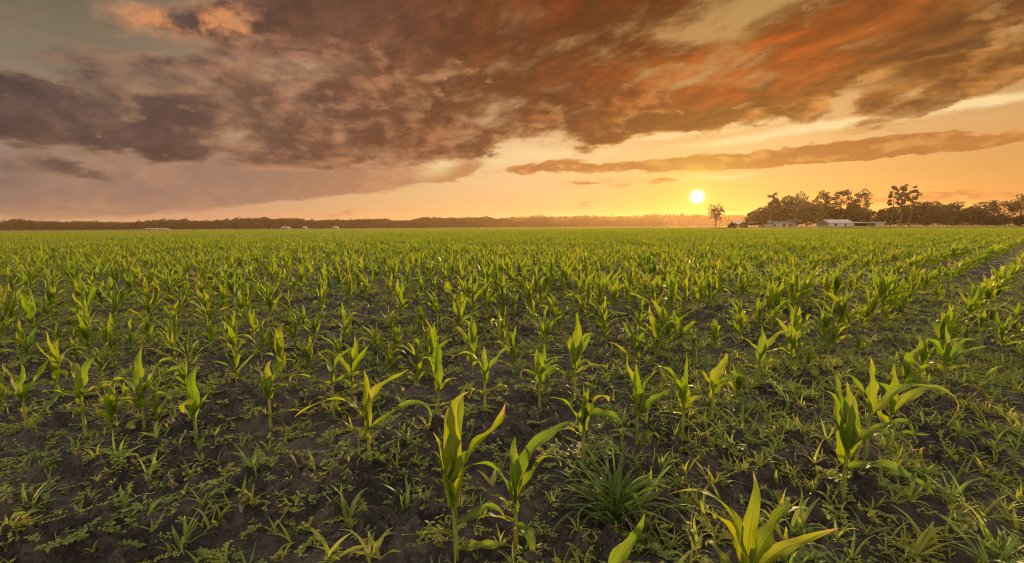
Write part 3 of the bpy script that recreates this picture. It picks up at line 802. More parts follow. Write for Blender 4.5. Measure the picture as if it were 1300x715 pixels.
# --- other stalks that can be pointed at one by one: foot x, foot y, top y
MID = [(492, 473, 428), (542, 478, 404), (497, 437, 390), (506, 452, 415), (536, 426, 386), (600, 477, 404), (585, 434, 386), (401, 435, 394), (436, 416, 388),
       (637, 442, 386), (654, 479, 414), (691, 449, 391), (707, 420, 384), (737, 410, 378), (769, 438, 394), (768, 489, 461), (811, 478, 411), (839, 428, 386), (880, 456, 413),
       (908, 447, 403), (863, 421, 384), (937, 439, 394), (934, 509, 455), (963, 421, 379), (983, 425, 391), (1026, 475, 432), (1052, 451, 404), (1075, 425, 389), (1093, 423, 391),
       (1090, 448, 416), (1014, 407, 372), (1208, 476, 436), (1227, 455, 415), (1244, 431, 393), (1258, 423, 384), (1142, 409, 371), (1126, 418, 386), (1189, 391, 360),
       (39, 471, 423), (97, 461, 427), (145, 454, 394), (105, 433, 390), (190, 447, 388), (201, 542, 470), (141, 552, 485), (164, 524, 488), (219, 448, 402), (300, 464, 390), (333, 461, 404),
       (345, 457, 420), (269, 446, 404), (225, 466, 413), (243, 474, 422), (238, 514, 463), (5, 520, 462), (1285, 440, 385), (1272, 452, 400), (1300, 470, 415)]

PROTO = []
for k in range(14):
    PROTO.append(random_corn(rng, 0.5))
PROTO_PARTS = [corn_parts(s) for s in PROTO]


def proto_height(spec):
    hs, lv, _ = spec
    top = hs
    for (f, a, e, d, L, W, *_r) in lv:
        z = hs * f; zz = z
        for i in range(12):
            z += L / 12 * math.sin(e - d * ((i + .5) / 12) ** 1.6); zz = max(zz, z)
        top = max(top, zz)
    return top


PROTO_H = [proto_height(s) for s in PROTO]
plants = []        # (x, y, object)
GROUP = 'young corn plants in rows across the field'
for (px, py), spec, lab in NEAR:
    x, y = on_ground(px, py)
    o = stand_corn(corn_parts(spec), x, y, 0.0, 1.0)
    tag(o, lab, 'corn plant', GROUP)
    plants.append((x, y, o))


def project(x, y, z):
    v = CAM_ROT.transposed() @ Vector((x, y, z - CAM_H))
    return 650 + FOC * v.x / -v.z, 357.5 - FOC * v.y / -v.z


proto_root = []
for k, parts in enumerate(PROTO_PARTS):
    proto_root.append(None)


def copy_plant(k, x, y, rz, s):
    """First use builds the kind, later uses copy the plant and each of its parts."""
    if proto_root[k] is None:
        proto_root[k] = stand_corn(PROTO_PARTS[k], x, y, rz, s)
        return proto_root[k]
    src = proto_root[k]
    o = src.copy(); COL.objects.link(o)
    o.location = (x, y, soil_z(x, y) - 0.004); o.rotation_euler = (0, 0, rz); o.scale = (s, s, s)
    for ch in src.children:
        c = ch.copy(); COL.objects.link(c); c.parent = o
    return o


for (px, py, ty) in MID:
    x, y = on_ground(px, py)
    Hh = (py - ty) / (py - 289.0) * CAM_H
    k = rng.randrange(len(PROTO))
    o = copy_plant(k, x, y, rng.uniform(0, 6.28), Hh / PROTO_H[k] * 1.04)
    plants.append((x, y, o))

# --- the rest of the rows
spots = []
near_xy = np.array([(a, b) for a, b, _ in plants])
RMAX = 46.0
for k in range(-5, 90):
    p = ROW_P0 - ROW_S * k
    t = -60.0
    while t < 70:
        t += max(0.08, rng.gauss(0.25, 0.075)) if rng.random() > 0.10 else rng.uniform(0.35, 0.8)
        pj = p + rng.gauss(0, 0.025)
        x = RU[0] * t + RN[0] * pj; y = RU[1] * t + RN[1] * pj
        d2 = math.hypot(x, y)
        if y < 0.7 or d2 > RMAX or abs(x) > y * 1.45 + 3.0: continue
        px, py = project(x, y, 0)
        yb = 416 + 36 * max(0, (330 - px) / 330) - 12 * max(0, (px - 900) / 400)
        if py > yb and -60 < px < 1360 and not (rng.random() < 0.8 and py < (552 if px < 330 else 515)): continue
        if -60 < px < 1360 and (py > 700 or y < 2.0): continue
        if np.min((near_xy[:, 0] - x) ** 2 + (near_xy[:, 1] - y) ** 2) < 0.17 ** 2: continue
        bare = math.exp(-(((px - 480) / 95) ** 2 + ((py - 405) / 34) ** 2))
        if rng.random() < bare * 0.85: continue
        spots.append((d2, x, y, rng.uniform(0.80, 1.18) * (0.78 if py > yb else 1.0) * (0.92 if d2 > 9 else 1.0), px, py))
sx = np.array([q[1] for q in spots]); sy = np.array([q[2] for q in spots])
vig = 0.86 + 0.34 * vnoise(sx * 0.35, sy * 0.35); sz_ = soil_height(sx, sy)
spots = [(q[0], q[1], q[2], q[3] * float(vig[i]), q[4], q[5], float(sz_[i])) for i, q in enumerate(spots)]
spots.sort()
n_ind = 300 - len(plants)
ind = [q for q in spots if -25 < q[4] < 1325][:n_ind]
taken = set(id(q) for q in ind)
rest = [q for q in spots if id(q) not in taken]
for d2, x, y, s, px, py, zz in ind:
    k = rng.randrange(len(PROTO)); o = copy_plant(k, x, y, rng.uniform(0, 6.28), s * 0.47 / PROTO_H[k])
    plants.append((x, y, o))
rows = {}
for x, y, o in plants:
    k = int(round((ROW_P0 - (x * RN[0] + y * RN[1])) / ROW_S))
    rows.setdefault(k, []).append((x * RU[0] + y * RU[1], o))
ks = sorted(rows)
for ri, k in enumerate(ks):
    for j, (t, o) in enumerate(sorted(rows[k], key=lambda q: q[0])):
        if 'label' not in o or o['label'] in (None, ''):
            pass
        if not any(o is q[2] for q in plants[:len(NEAR)]):
            tag(o, 'green corn plant, %s from the left in the %s row back from the camera' % (ordinal(j + 1), ordinal(ri + 1)), 'corn plant', GROUP)


# ------------------------------------------------------------------ scattering for what nobody could count
def scatter(name, pts, variants, kind='stuff'):
    """One object: instances of a few small meshes on points with own turn and size. pts: x, y, z, rz, scale, variant."""
    me = bpy.data.meshes.new(name)
    P_ = np.array([q[:3] for q in pts], dtype=np.float32)
    me.vertices.add(len(P_)); me.vertices.foreach_set('co', P_.ravel())
    for an, col in (('turn', 3), ('size', 4)):
        at = me.attributes.new(an, 'FLOAT', 'POINT'); at.data.foreach_set('value', np.array([q[col] for q in pts], dtype=np.float32))
    at = me.attributes.new('variety', 'INT', 'POINT'); at.data.foreach_set('value', np.array([q[5] for q in pts], dtype=np.int32))
    ob = link(name, me); tag(ob, kind=kind)
    ng = bpy.data.node_groups.new(name, 'GeometryNodeTree')
    ng.interface.new_socket('Geometry', in_out='INPUT', socket_type='NodeSocketGeometry')
    ng.interface.new_socket('Geometry', in_out='OUTPUT', socket_type='NodeSocketGeometry')
    N, L = ng.nodes, ng.links
    gi = N.new('NodeGroupInput'); go = N.new('NodeGroupOutput'); jn = N.new('GeometryNodeJoinGeometry')

    def attr(nm, ty):
        a = N.new('GeometryNodeInputNamedAttribute'); a.data_type = ty; a.inputs[0].default_value = nm
        return next(s for s in a.outputs if s.enabled and s.name == 'Attribute')
    turn, size, vr = attr('turn', 'FLOAT'), attr('size', 'FLOAT'), attr('variety', 'INT')
    cx = N.new('ShaderNodeCombineXYZ'); L.new(turn, cx.inputs[2])
    for k, vme in enumerate(variants):
        src = bpy.data.objects.new(name + '_source', vme)          # only the node group uses it; it is in no scene
        oi = N.new('GeometryNodeObjectInfo'); oi.inputs['Object'].default_value = src; oi.inputs['As Instance'].default_value = True
        ip = N.new('GeometryNodeInstanceOnPoints')
        cmp = N.new('FunctionNodeCompare'); cmp.data_type = 'INT'; cmp.operation = 'EQUAL'
        ins = [s for s in cmp.inputs if s.enabled]
        L.new(vr, ins[0]); ins[1].default_value = k
        L.new(gi.outputs[0], ip.inputs['Points']); L.new(cmp.outputs[0], ip.inputs['Selection'])
        L.new(oi.outputs['Geometry'], ip.inputs['Instance']); L.new(cx.outputs[0], ip.inputs['Rotation']); L.new(size, ip.inputs['Scale'])
        L.new(ip.outputs[0], jn.inputs[0])
    L.new(jn.outputs[0], go.inputs[0])
    md = ob.modifiers.new('scatter', 'NODES'); md.node_group = ng
    return ob


# corn beyond the first 300: single low plants, then lengths of row, then whole blocks of rows
mid_meshes = [corn_parts(s, 1).mesh('corn_standing', [M_STALK, M_CORN]) for s in PROTO]
pts = []
for d2, x, y, s, px, py, zz in rest:
    k = rng.randrange(len(PROTO)); pts.append((x, y, zz - 0.004, rng.uniform(0, 6.28), s * 0.47 / PROTO_H[k], k))


def row_block(rows_n, length, lod, keep=1.0):
    mb = MB()
    for r in range(rows_n):
        t = -length / 2
        while t < length / 2:
            t += max(0.12, rng.gauss(0.28, 0.07)) / keep
            spec = random_corn(rng, 0.37 * rng.uniform(0.75, 1.2))
            if lod == 2:
                hs, lv, ln = spec
                spec = (hs, lv[-4:] + lv[:1], ln)
            pm = corn_parts(spec, 2)
            ox = t; oy = (r - (rows_n - 1) / 2) * ROW_S + rng.gauss(0, 0.03)
            b = len(mb.v)
            mb.v.extend([(vx + ox, vy + oy, vz) for vx, vy, vz in pm.v]); mb.uv.extend(pm.uv)
            mb.f.extend([tuple(b + i for i in f) for f in pm.f]); mb.mi.extend(pm.mi)
    return mb.mesh('corn_rows', [M_STALK, M_CORN])


strips = [row_block(1, 3.04, 1) for _ in range(6)]
blocks = [row_block(8, 6.08, 2, 0.62) for _ in range(4)]
variants = mid_meshes + strips + blocks
a_row = math.atan2(RU[1], RU[0])


def field_end(azd):
    """How far the corn runs, by bearing: to the far wood on the left, to the farmstead on the right."""
    return 560.0 if azd < 19 else (214.0 if azd > 23 else 560 - (azd - 19) / 4 * 346)


R2 = 130.0
for k in range(-60, 300):
    p = ROW_P0 - ROW_S * k
    t = -170.0
    while t < 170:
        x = RU[0] * t + RN[0] * p; y = RU[1] * t + RN[1] * p
        d2 = math.hypot(x, y)
        if RMAX + 1 < d2 < R2 and y > 5 and abs(x) < y * 1.3 + 4:
            pts.append((x, y, 0.0, a_row + (math.pi if rng.random() < .5 else 0), rng.uniform(0.9, 1.12), len(PROTO) + rng.randrange(len(strips))))
        t += 3.04
bs = 8 * ROW_S
for i in range(-140, 140):
    for j in range(-140, 140):
        t = i * bs; p = ROW_P0 + ROW_S * 0.5 + j * bs
        x = RU[0] * t + RN[0] * p; y = RU[1] * t + RN[1] * p
        d2 = math.hypot(x, y)
        if d2 < R2 - 3 or y < 20 or abs(x) > y * 1.25 or d2 > field_end(math.degrees(math.atan2(x, y))): continue
        pts.append((x, y, 0.0, a_row + (math.pi if rng.random() < .5 else 0), rng.uniform(0.92, 1.1), len(PROTO) + len(strips) + rng.randrange(len(blocks))))
o = scatter('distant_corn', pts, variants)
tag(o, 'green corn filling the field from the middle distance to the horizon', 'corn')

# ------------------------------------------------------------------ weeds
def grass_seedling(n, h, spread, w=0.006, seg=6):
    mb = MB()
    for i in range(n):
        a = rng.uniform(0, 6.28); e = R(rng.uniform(35, 85))
        leaf_strip(mb, (rng.gauss(0, spread), rng.gauss(0, spread), -0.006), a, e, R(rng.uniform(20, 120)), h * rng.uniform(0.6, 1.25), w * rng.uniform(0.8, 1.5), 0.3, rng.gauss(0, .5), seg, 2, rng.gauss(0, .5),
                   wprof=lambda s: max(0.05, (1 - s ** 2)) * (0.75 + 0.5 * min(1, s * 4)))
    return mb


def oval_leaf(mb, p, a, e, L, W):
    leaf_strip(mb, p, a, e, R(rng.uniform(20, 70)), L, W, 0.25, rng.gauss(0, .3), 4, 2, 0,
               wprof=lambda s: max(0.08, math.sin(math.pi * min(1, 0.06 + s * 0.94)) ** 0.75))


def broadleaf(n, h, L):
    mb = MB()
    for s in range(rng.randint(1, 3)):
        a0 = rng.uniform(0, 6.28); lean = rng.uniform(0.2, 0.8); b = Vector((rng.gauss(0, 0.012), rng.gauss(0, 0.012), -0.004))
        top = b + Vector((math.cos(a0) * lean * h, math.sin(a0) * lean * h, h))
        mb.tube([b, b.lerp(top, 0.5) + Vector((0, 0, h * .08)), top], [0.0016, 0.0013, 0.0008], 4)
        for i in range(n):
            q = b.lerp(top, (i + 1) / n)
            for sgn in (0, math.pi):
                oval_leaf(mb, q, a0 + i * 1.6 + sgn + rng.gauss(0, .3), R(rng.uniform(0, 45)), L * rng.uniform(.7, 1.2), L * 0.52)
    return mb


def mat_weed(n, reach):
    mb = MB()
    for s in range(n):
        a0 = rng.uniform(0, 6.28); q = Vector((0, 0, 0.004)); ll = reach * rng.uniform(0.5, 1)
        st = 8
        for i in range(st):
            a0 += rng.gauss(0, 0.3)
            q2 = q + Vector((math.cos(a0), math.sin(a0), rng.uniform(-.05, .22))) * (ll / st)
            mb.tube([q, q2], [0.0013, 0.0011], 3, cap=False)
            for sgn in (1.2, -1.2):
                oval_leaf(mb, q2, a0 + sgn + rng.gauss(0, .3), R(rng.uniform(5, 40)), rng.uniform(0.010, 0.019), rng.uniform(0.007, 0.011))
            q = q2
    return mb


wv_ = []
for k in range(5): wv_.append(grass_seedling(rng.randint(4, 8), rng.uniform(0.07, 0.13), 0.006, 0.007).mesh('grass_weed', M_GRASS))
for k in range(3): wv_.append(grass_seedling(rng.randint(3, 5), rng.uniform(0.10, 0.16), 0.004, 0.011).mesh('broad_grass_weed', M_GRASS))
for k in range(4): wv_.append(broadleaf(rng.randint(2, 4), rng.uniform(0.02, 0.05), rng.uniform(0.016, 0.028)).mesh('broadleaf_weed', M_WEED))
for k in range(3): wv_.append(mat_weed(rng.randint(3, 5), rng.uniform(0.06, 0.12)).mesh('spreading_weed', M_WEED))
us = np.random.RandomState(3)


def weed_points(n, d0, d1):
    dep = np.sqrt(d0 * d0 + (d1 * d1 - d0 * d0) * us.rand(n)); lat = (us.rand(n) * 2 - 1) * (dep * 1.36 + 1.2)
    return lat, dep


X1, Y1 = weed_points(46000, 0.9, 9.0); X2, Y2 = weed_points(50000, 9.0, 30.0)
WX = np.concatenate([X1, X2]); WY = np.concatenate([Y1, Y2])
cr = np.array(CAM_ROT.transposed())
vx = cr[0, 0] * WX + cr[0, 1] * WY - cr[0, 2] * CAM_H; vy = cr[1, 0] * WX + cr[1, 1] * WY - cr[1, 2] * CAM_H; vz = cr[2, 0] * WX + cr[2, 1] * WY - cr[2, 2] * CAM_H
PX = 650 + FOC * vx / -vz; PY = 357.5 - FOC * vy / -vz
# weedier towards the right and the near left corner, barest left of the middle
dens = 0.86 + 0.55 * np.clip((PX - 760) / 200, 0, 1) * np.clip((PY - 430) / 70, 0, 1) + 0.3 * np.clip((240 - PX) / 200, 0, 1) * (PY > 520)
dens -= 0.22 * np.exp(-((PX - 450) / 140) ** 2) * (PY < 520)
dens *= 0.35 + 1.3 * np.clip((fbm(WX * 1.9 + 3, WY * 1.9 + 8, 3) - 0.5) * 3.0 + 0.5, 0, 1)
dens *= 0.55 + 0.9 * vnoise(WX * 7.1, WY * 7.1)
ok = us.rand(len(WX)) < dens * np.where(WY < 9, 1.25, 1.0)
WX, WY, PX, PY = WX[ok], WY[ok], PX[ok], PY[ok]
WZ = soil_height(WX, WY)
wpts = []
for i in range(len(WX)):
    right = PX[i] > 820 and PY[i] > 455
    v = rng.choice([0, 1, 2, 3, 4, 5, 6, 0, 1, 3, 8, 9, 10, 11, 12, 13] if right else [0, 1, 2, 3, 4, 7, 8, 9, 10, 11, 12, 13, 14, 8, 9, 10, 11, 12, 13, 8])
    wpts.append((float(WX[i]), float(WY[i]), float(WZ[i]), rng.uniform(0, 6.28), rng.uniform(0.5, 1.12) * (1.12 if right else 0.95), v))
print('weeds', len(wpts), 'corn points', len(pts), 'individual corn', len(plants))
o = scatter('weed_cover', wpts, wv_)
tag(o, 'low weeds and grass seedlings scattered over the dark soil', 'weeds')

# --- weeds large enough to point at
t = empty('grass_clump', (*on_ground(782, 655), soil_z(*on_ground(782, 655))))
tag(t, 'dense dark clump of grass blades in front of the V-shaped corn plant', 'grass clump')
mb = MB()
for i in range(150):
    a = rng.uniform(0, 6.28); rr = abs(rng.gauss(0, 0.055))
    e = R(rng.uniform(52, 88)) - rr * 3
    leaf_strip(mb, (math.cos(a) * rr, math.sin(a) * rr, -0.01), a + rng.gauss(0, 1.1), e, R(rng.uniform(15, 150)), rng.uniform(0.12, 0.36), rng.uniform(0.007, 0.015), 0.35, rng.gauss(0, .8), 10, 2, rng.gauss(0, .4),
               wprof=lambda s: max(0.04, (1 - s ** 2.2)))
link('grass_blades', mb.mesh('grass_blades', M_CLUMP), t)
mb = MB()
for i in range(26):
    a = rng.uniform(0, 6.28)
    leaf_strip(mb, (math.cos(a) * .03, math.sin(a) * .03, 0.0), a, R(rng.uniform(30, 60)), R(rng.uniform(60, 120)), rng.uniform(0.16, 0.26), 0.006, 0.3, rng.gauss(0, .8), 8, 2, rng.gauss(0, .6), wprof=lambda s: max(0.05, 1 - s ** 2))
link('dry_blades', mb.mesh('dry_blades', M_DRY), t)

BIG = [((1262, 722), 15, 0.20, 0.010, 'tall tuft of grass at the bottom right corner'),
       ((1130, 606), 16, 0.15, 0.008, 'grass tuft at the foot of the three clustered corn plants'),
       ((150, 600), 12, 0.13, 0.010, 'grass tuft between bare soil patches below the left-hand corn group'),
       ((187, 610), 8, 0.13, 0.012, 'small grass seedling right of a low tuft, below the left-hand corn group'),
       ((36, 656), 6, 0.17, 0.012, 'thin grass seedling with raised blades near the lower left edge'),
       ((278, 672), 7, 0.13, 0.011, 'grass seedling with one tan blade on bare soil at lower left'),
       ((235, 690), 8, 0.14, 0.013, 'broad-bladed grass seedling near the bottom, left of centre'),
       ((415, 716), 4, 0.14, 0.016, 'single upright broad grass blade at the bottom edge, left of the tallest corn plant'),
       ((478, 712), 7, 0.15, 0.014, 'grass seedling at the bottom edge, beside the tallest corn plant'),
       ((440, 655), 9, 0.14, 0.012, 'spreading grass seedling on the bare soil left of the tallest corn plant'),
       ((513, 640), 7, 0.13, 0.012, 'grass seedling on bare soil just left of the tallest corn plant'),
       ((395, 600), 7, 0.13, 0.011, 'grass seedling left of the corn plant with the drooping leaf'),
       ((318, 610), 8, 0.13, 0.011, 'grass seedling in front of the corn plant with the tan tip'),
       ((1180, 690), 9, 0.16, 0.012, 'grass seedling left of the tall tuft at the bottom right'),
       ((1010, 690), 9, 0.15, 0.012, 'grass seedling behind the large plant cut off at the bottom right'),
       ((1215, 640), 8, 0.16, 0.010, 'thin upright grass tuft near the right edge above the tall tuft'),
       ((870, 640), 7, 0.10, 0.010, 'small grass seedling between the dense clump and the large bottom right plant')]
for (px, py), n, h, w, lab in BIG:
    x, y = on_ground(px, py)
    ob = link('grass_tuft', grass_seedling(n, h * 1.05, 0.012, w, 9).mesh('grass_tuft', M_GRASS))
    ob.location = (x, y, soil_z(x, y))
    tag(ob, lab, 'grass tuft', 'grass tufts on the soil')

# --- broken dry stalks lying on the soil
for (px, py), ln, rz, lab in [((352, 668), .13, 1.2, 'reddish dry stalk leaning up from the soil at lower left'), ((118, 655), .14, 0.9, 'dry brown stalk lying on soil near the lower left corner'),
                              ((560, 692), .10, 0.1, 'pale dry stalk lying flat just left of the tallest corn plant'), ((172, 633), .06, 2.8, 'short pale stalk piece on the bare soil at lower left')]:
    x, y = on_ground(px, py); mb = MB()
    e = 0.35 if 'leaning' in lab else 0.06
    mb.tube([(-ln / 2, 0, 0), (-ln / 6, .004, ln * .16 * e * 3), (ln / 5, -.003, ln * .3 * e * 3), (ln / 2, .004, ln * .5 * e * 3)], [.0045, .004, .0035, .002], 6)
    ob = link('dry_stalk', mb.mesh('dry_stalk', M_DRY)); ob.location = (x, y, soil_z(x, y) + .004); ob.rotation_euler = (0, 0, rz)
    tag(ob, lab, 'dry stalk', 'dry stalks on the soil')

# --- rain water left between the rows
for i, (px, py, rx, ry) in enumerate([(893, 338, 1.3, .35), (945, 332, 1.0, .3), (925, 341, .7, .2), (868, 334, .6, .2)]):
    x, y = on_ground(px, py); mb = MB(); V = [(0, 0, 0)]; n = 28
    for k in range(n):
        a = k / n * 6.283; rr = 1 + 0.28 * math.sin(3 * a + i) + 0.15 * math.sin(7 * a + 2 * i)
        V.append((math.cos(a) * rx * rr, math.sin(a) * ry * rr, 0))
    mb.add(V, [(0, k + 1, (k + 1) % n + 1) for k in range(n)])
    zmax = max(soil_z(x + vx * .8, y + vy * .8) for vx, vy, _ in V)
    ob = link('puddle_water', mb.mesh('puddle_water', M_WATER)); ob.location = (x, y, soil_z(x, y) * 0.4 + zmax * 0.6 - 0.004); ob.rotation_euler = (0, 0, math.pi / 2 - ROW_DIR)
    tag(ob, kind='structure')
# ------------------------------------------------------------------ trees
def leaf_clump(mb, c, rx, ry, rz, n, size, flat=0.0, mi=0):
    """Leaf-sized faces spread through a lumpy ellipsoid, mostly near its skin."""
    for i in range(n):
        th = rng.uniform(0, 2 * math.pi); u = rng.uniform(-1, 1); q = math.sqrt(1 - u * u)
        r = rng.uniform(0.35, 1.0) ** 0.5 * rng.uniform(0.85, 1.12)
        p = Vector((c[0] + rx * r * q * math.cos(th), c[1] + ry * r * q * math.sin(th), c[2] + rz * r * u))
        s = size * rng.uniform(0.55, 1.35)
        a = Vector((rng.gauss(0, 1), rng.gauss(0, 1), rng.gauss(0, 1) * (1 - flat))).normalized()
        b = a.cross(Vector((rng.gauss(0, 1), rng.gauss(0, 1), rng.gauss(0, 1)))).normalized()
        mb.add([p - a * s * .5, p + b * s * .36, p + a * s * .5, p - b * s * .36], [(0, 1, 2, 3)], mi=mi)


def trunk_path(h, lean, n=7, wob=0.02):
    pts = []
    dx_, dy_ = rng.gauss(0, wob), rng.gauss(0, wob)
    for i in range(n + 1):
        s = i / n
        pts.append((lean[0] * h * s * s + dx_ * h * math.sin(s * 3.0), lean[1] * h * s * s + dy_ * h * math.sin(s * 2.3), h * s - 0.2 * (i == 0)))
    return pts


def make_pine(name, x, y, h, crown_w, label, cat='tree', base=0.5, lean=(0, 0), clumps=16, dens=1.0, group=None, leaf=0.6):
    """Tall pine: long bare trunk, limbs carrying separate flat tufts with sky between them."""
    o = empty(name, (x, y, 0)); tag(o, label, cat, group)
    tp = trunk_path(h * 0.97, lean)
    r0 = 0.011 * h + 0.08
    mb = MB(); mb.tube(tp, [r0 * (1 - 0.82 * i / 7) for i in range(8)], 8)
    cr = MB()
    for k in range(clumps):
        q = (k + rng.uniform(0, .8)) / clumps
        f = base + (1 - base) * q
        i = min(6, int(f * 7)); t = f * 7 - i
        p = Vector(tp[i]).lerp(Vector(tp[i + 1]), t)
        a = k * 2.4 + rng.gauss(0, .5)
        reach = crown_w * 0.5 * rng.uniform(.35, 1.0) * (1.0 - 0.55 * max(0.0, q - 0.55) / 0.45) * (0.55 + 0.9 * min(1, q * 2.2))
        if k >= clumps - 2: reach *= 0.3
        e = p + Vector((math.cos(a) * reach, math.sin(a) * reach, reach * rng.uniform(.1, .5)))
        mb.tube([p, p.lerp(e, .5) + Vector((0, 0, reach * .06)), e], [r0 * .22, r0 * .16, r0 * .08], 5)
        cs = crown_w * rng.uniform(.15, .24)
        for z in range(rng.randint(2, 3)):
            c = e + Vector((rng.gauss(0, cs * .6), rng.gauss(0, cs * .6), rng.gauss(0, cs * .55)))
            leaf_clump(cr, c, cs * rng.uniform(.8, 1.2), cs, cs * rng.uniform(.5, .95), int(54 * dens), leaf, 0.1)
    link('trunk', mb.mesh('pine_trunk', M_BARK), o)
    link('crown', cr.mesh('pine_crown', M_PINE, smooth=False), o)
    return o


def make_broad(name, x, y, h, w, label, cat='tree', base=0.18, dens=1.0, mat=None, group=None, depth=None, leaf=0.8, lobes=14):
    """Broad-leaved tree: forking trunk and a lumpy crown of leaf faces in many uneven clumps."""
    o = empty(name, (x, y, 0)); tag(o, label, cat, group)
    d = depth or w
    r0 = 0.014 * h + 0.07
    tp = trunk_path(h * 0.62, (rng.gauss(0, .05), rng.gauss(0, .05)), 5, 0.015)
    mb = MB(); mb.tube(tp, [r0 * (1 - 0.6 * i / 5) for i in range(6)], 8)
    cr = MB()
    zc = h * (base + 1) / 2
    for k in range(lobes):
        a = k * 2.4 + rng.gauss(0, .4)
        u = -0.72 + 1.62 * (k + .5) / lobes
        q = math.sqrt(max(0.05, 1 - u * u * .9)) * rng.uniform(.45, .92)
        c = Vector((math.cos(a) * w * .5 * q, math.sin(a) * d * .5 * q, zc + u * h * (1 - base) * .5 * .82 + rng.gauss(0, h * .02)))
        cs = rng.uniform(.21, .30)
        st = Vector(tp[min(5, 2 + k % 4)])
        mb.tube([st, st.lerp(c, .55) + Vector((0, 0, .04 * h)), c], [r0 * .35, r0 * .22, r0 * .07], 5)
        leaf_clump(cr, c, cs * w, cs * d, cs * h * .62, int(220 * dens), leaf)
    for k in range(int(9 * dens)):                                   # twigs breaking the outline
        a = rng.uniform(0, 6.28); u = rng.uniform(-.3, 1); q = math.sqrt(1 - u * u)
        c = Vector((math.cos(a) * w * .54 * q, math.sin(a) * d * .54 * q, zc + u * h * (1 - base) * .5))
        leaf_clump(cr, c, h * .045, h * .045, h * .04, 14, leaf * .8)
    link('trunk', mb.mesh('tree_trunk', M_BARK), o)
    link('crown', cr.mesh('tree_crown', mat or M_BROAD, smooth=False), o)
    return o


BASE_PX = 286.4


def tree_at(kind, px, top, depth, width_px, label, name, **kw):
    x = at_depth(px, depth)
    m = depth / FOC * (1 + ((px - 650) / FOC) ** 2 * 0.0)
    h = (BASE_PX + (975 - px) * 0.006 - top) * m + 0.3
    return (make_pine if kind == 'p' else make_broad)(name, x, depth, h, width_px * m, label, **kw)


G1 = 'trees of the farmstead grove'
G2 = 'trees along the right-hand field edge'
tree_at('b', 908, 257.5, 205, 17, 'lone open-crowned tree on a thin trunk just right of the sun', 'open_crowned_tree', base=.36, dens=.32, lobes=11, leaf=.6)
tree_at('b', 930, 280, 214, 8, 'left one of two small round bushes beside the lone tree', 'bush', cat='bush', base=.02, dens=.5, group='bushes by the lone tree', lobes=8)
tree_at('b', 945, 279.5, 216, 9, 'right one of two small round bushes beside the lone tree', 'bush', cat='bush', base=.02, dens=.5, group='bushes by the lone tree', lobes=8)
tree_at('b', 963, 262, 222, 24, 'low bushy tree at the left end of the farmstead grove', 'broadleaf_tree', base=.03, group=G1)
tree_at('p', 980, 244, 230, 12, 'spindly pine rising from the left shoulder of the farmstead grove', 'pine_tree', base=.45, clumps=12, group=G1)
tree_at('b', 984, 254, 238, 30, 'broad tree behind the spindly pine in the farmstead grove', 'broadleaf_tree', base=.04, group=G1, dens=1.2)
tree_at('b', 1006, 244, 244, 32, 'tallest round-headed tree of the farmstead grove', 'broadleaf_tree', base=.05, group=G1, dens=1.3)
tree_at('b', 1024, 252, 226, 30, 'pale green round tree in front of the darker farmstead grove', 'broadleaf_tree', base=.06, mat=M_LIGHT, group=G1, dens=1.2)
tree_at('p', 1044, 241, 240, 15, 'pine with a rounded dense top in the middle of the farmstead grove', 'pine_tree', base=.42, clumps=15, group=G1, dens=1.2)
tree_at('b', 1044, 256, 246, 30, 'dark tree below the rounded pine in the farmstead grove', 'broadleaf_tree', base=.03, group=G1, dens=1.2)
tree_at('p', 1067, 240, 236, 17, 'layered pine left of the open gap in the farmstead grove', 'pine_tree', base=.35, clumps=17, group=G1)
tree_at('p', 1090, 242, 238, 17, 'layered pine with level branches at the right end of the farmstead grove', 'pine_tree', base=.35, clumps=17, group=G1)
tree_at('b', 1064, 262, 248, 22, 'dark undergrowth tree beneath the layered pines, behind the white shed', 'broadleaf_tree', base=.02, group=G1)
tree_at('b', 1078, 255, 244, 12, 'small narrow tree between the two layered pines', 'broadleaf_tree', base=.1, group=G1)
tree_at('b', 1094, 262, 246, 24, 'round tree at the foot of the right layered pine', 'broadleaf_tree', base=.03, group=G1)
tree_at('p', 1130, 233, 222, 10, 'leftmost of the three tall thin pines', 'pine_tree', base=.34, clumps=15, group='three tall thin pines')
tree_at('p', 1142, 234, 226, 11, 'middle and fullest of the three tall thin pines', 'pine_tree', base=.5, clumps=14, group='three tall thin pines')
tree_at('p', 1154, 238, 218, 12, 'rightmost of the three tall thin pines, leaning right', 'pine_tree', base=.66, clumps=10, lean=(.06, 0), group='three tall thin pines')
tree_at('b', 1124, 262, 236, 22, 'dense bush-like tree under the leftmost tall pine', 'broadleaf_tree', base=.02, group=G2)
tree_at('b', 1148, 258, 240, 24, 'dark tree behind the trunks of the tall pines', 'broadleaf_tree', base=.02, group=G2)
tree_at('b', 1172, 253, 236, 34, 'large spreading tree right of the tall pines', 'broadleaf_tree', base=.03, group=G2, dens=1.3)
tree_at('b', 1190, 258, 230, 28, 'rounded tree right of the large spreading one', 'broadleaf_tree', base=.03, group=G2, dens=1.2)
tree_at('b', 1209, 255, 234, 20, 'thin open tree with sky through its crown', 'broadleaf_tree', base=.25, group=G2, dens=.45)
tree_at('b', 1206, 268, 244, 26, 'low dark tree under the thin open one', 'broadleaf_tree', base=.02, group=G2)
tree_at('b', 1229, 260, 236, 30, 'broad dome-shaped tree in the right-hand line', 'broadleaf_tree', base=.03, group=G2, dens=1.3)
tree_at('p', 1253, 255.5, 228, 24, 'open pine left of the gap in the right-hand line', 'pine_tree', base=.22, clumps=18, group=G2, dens=1.1)
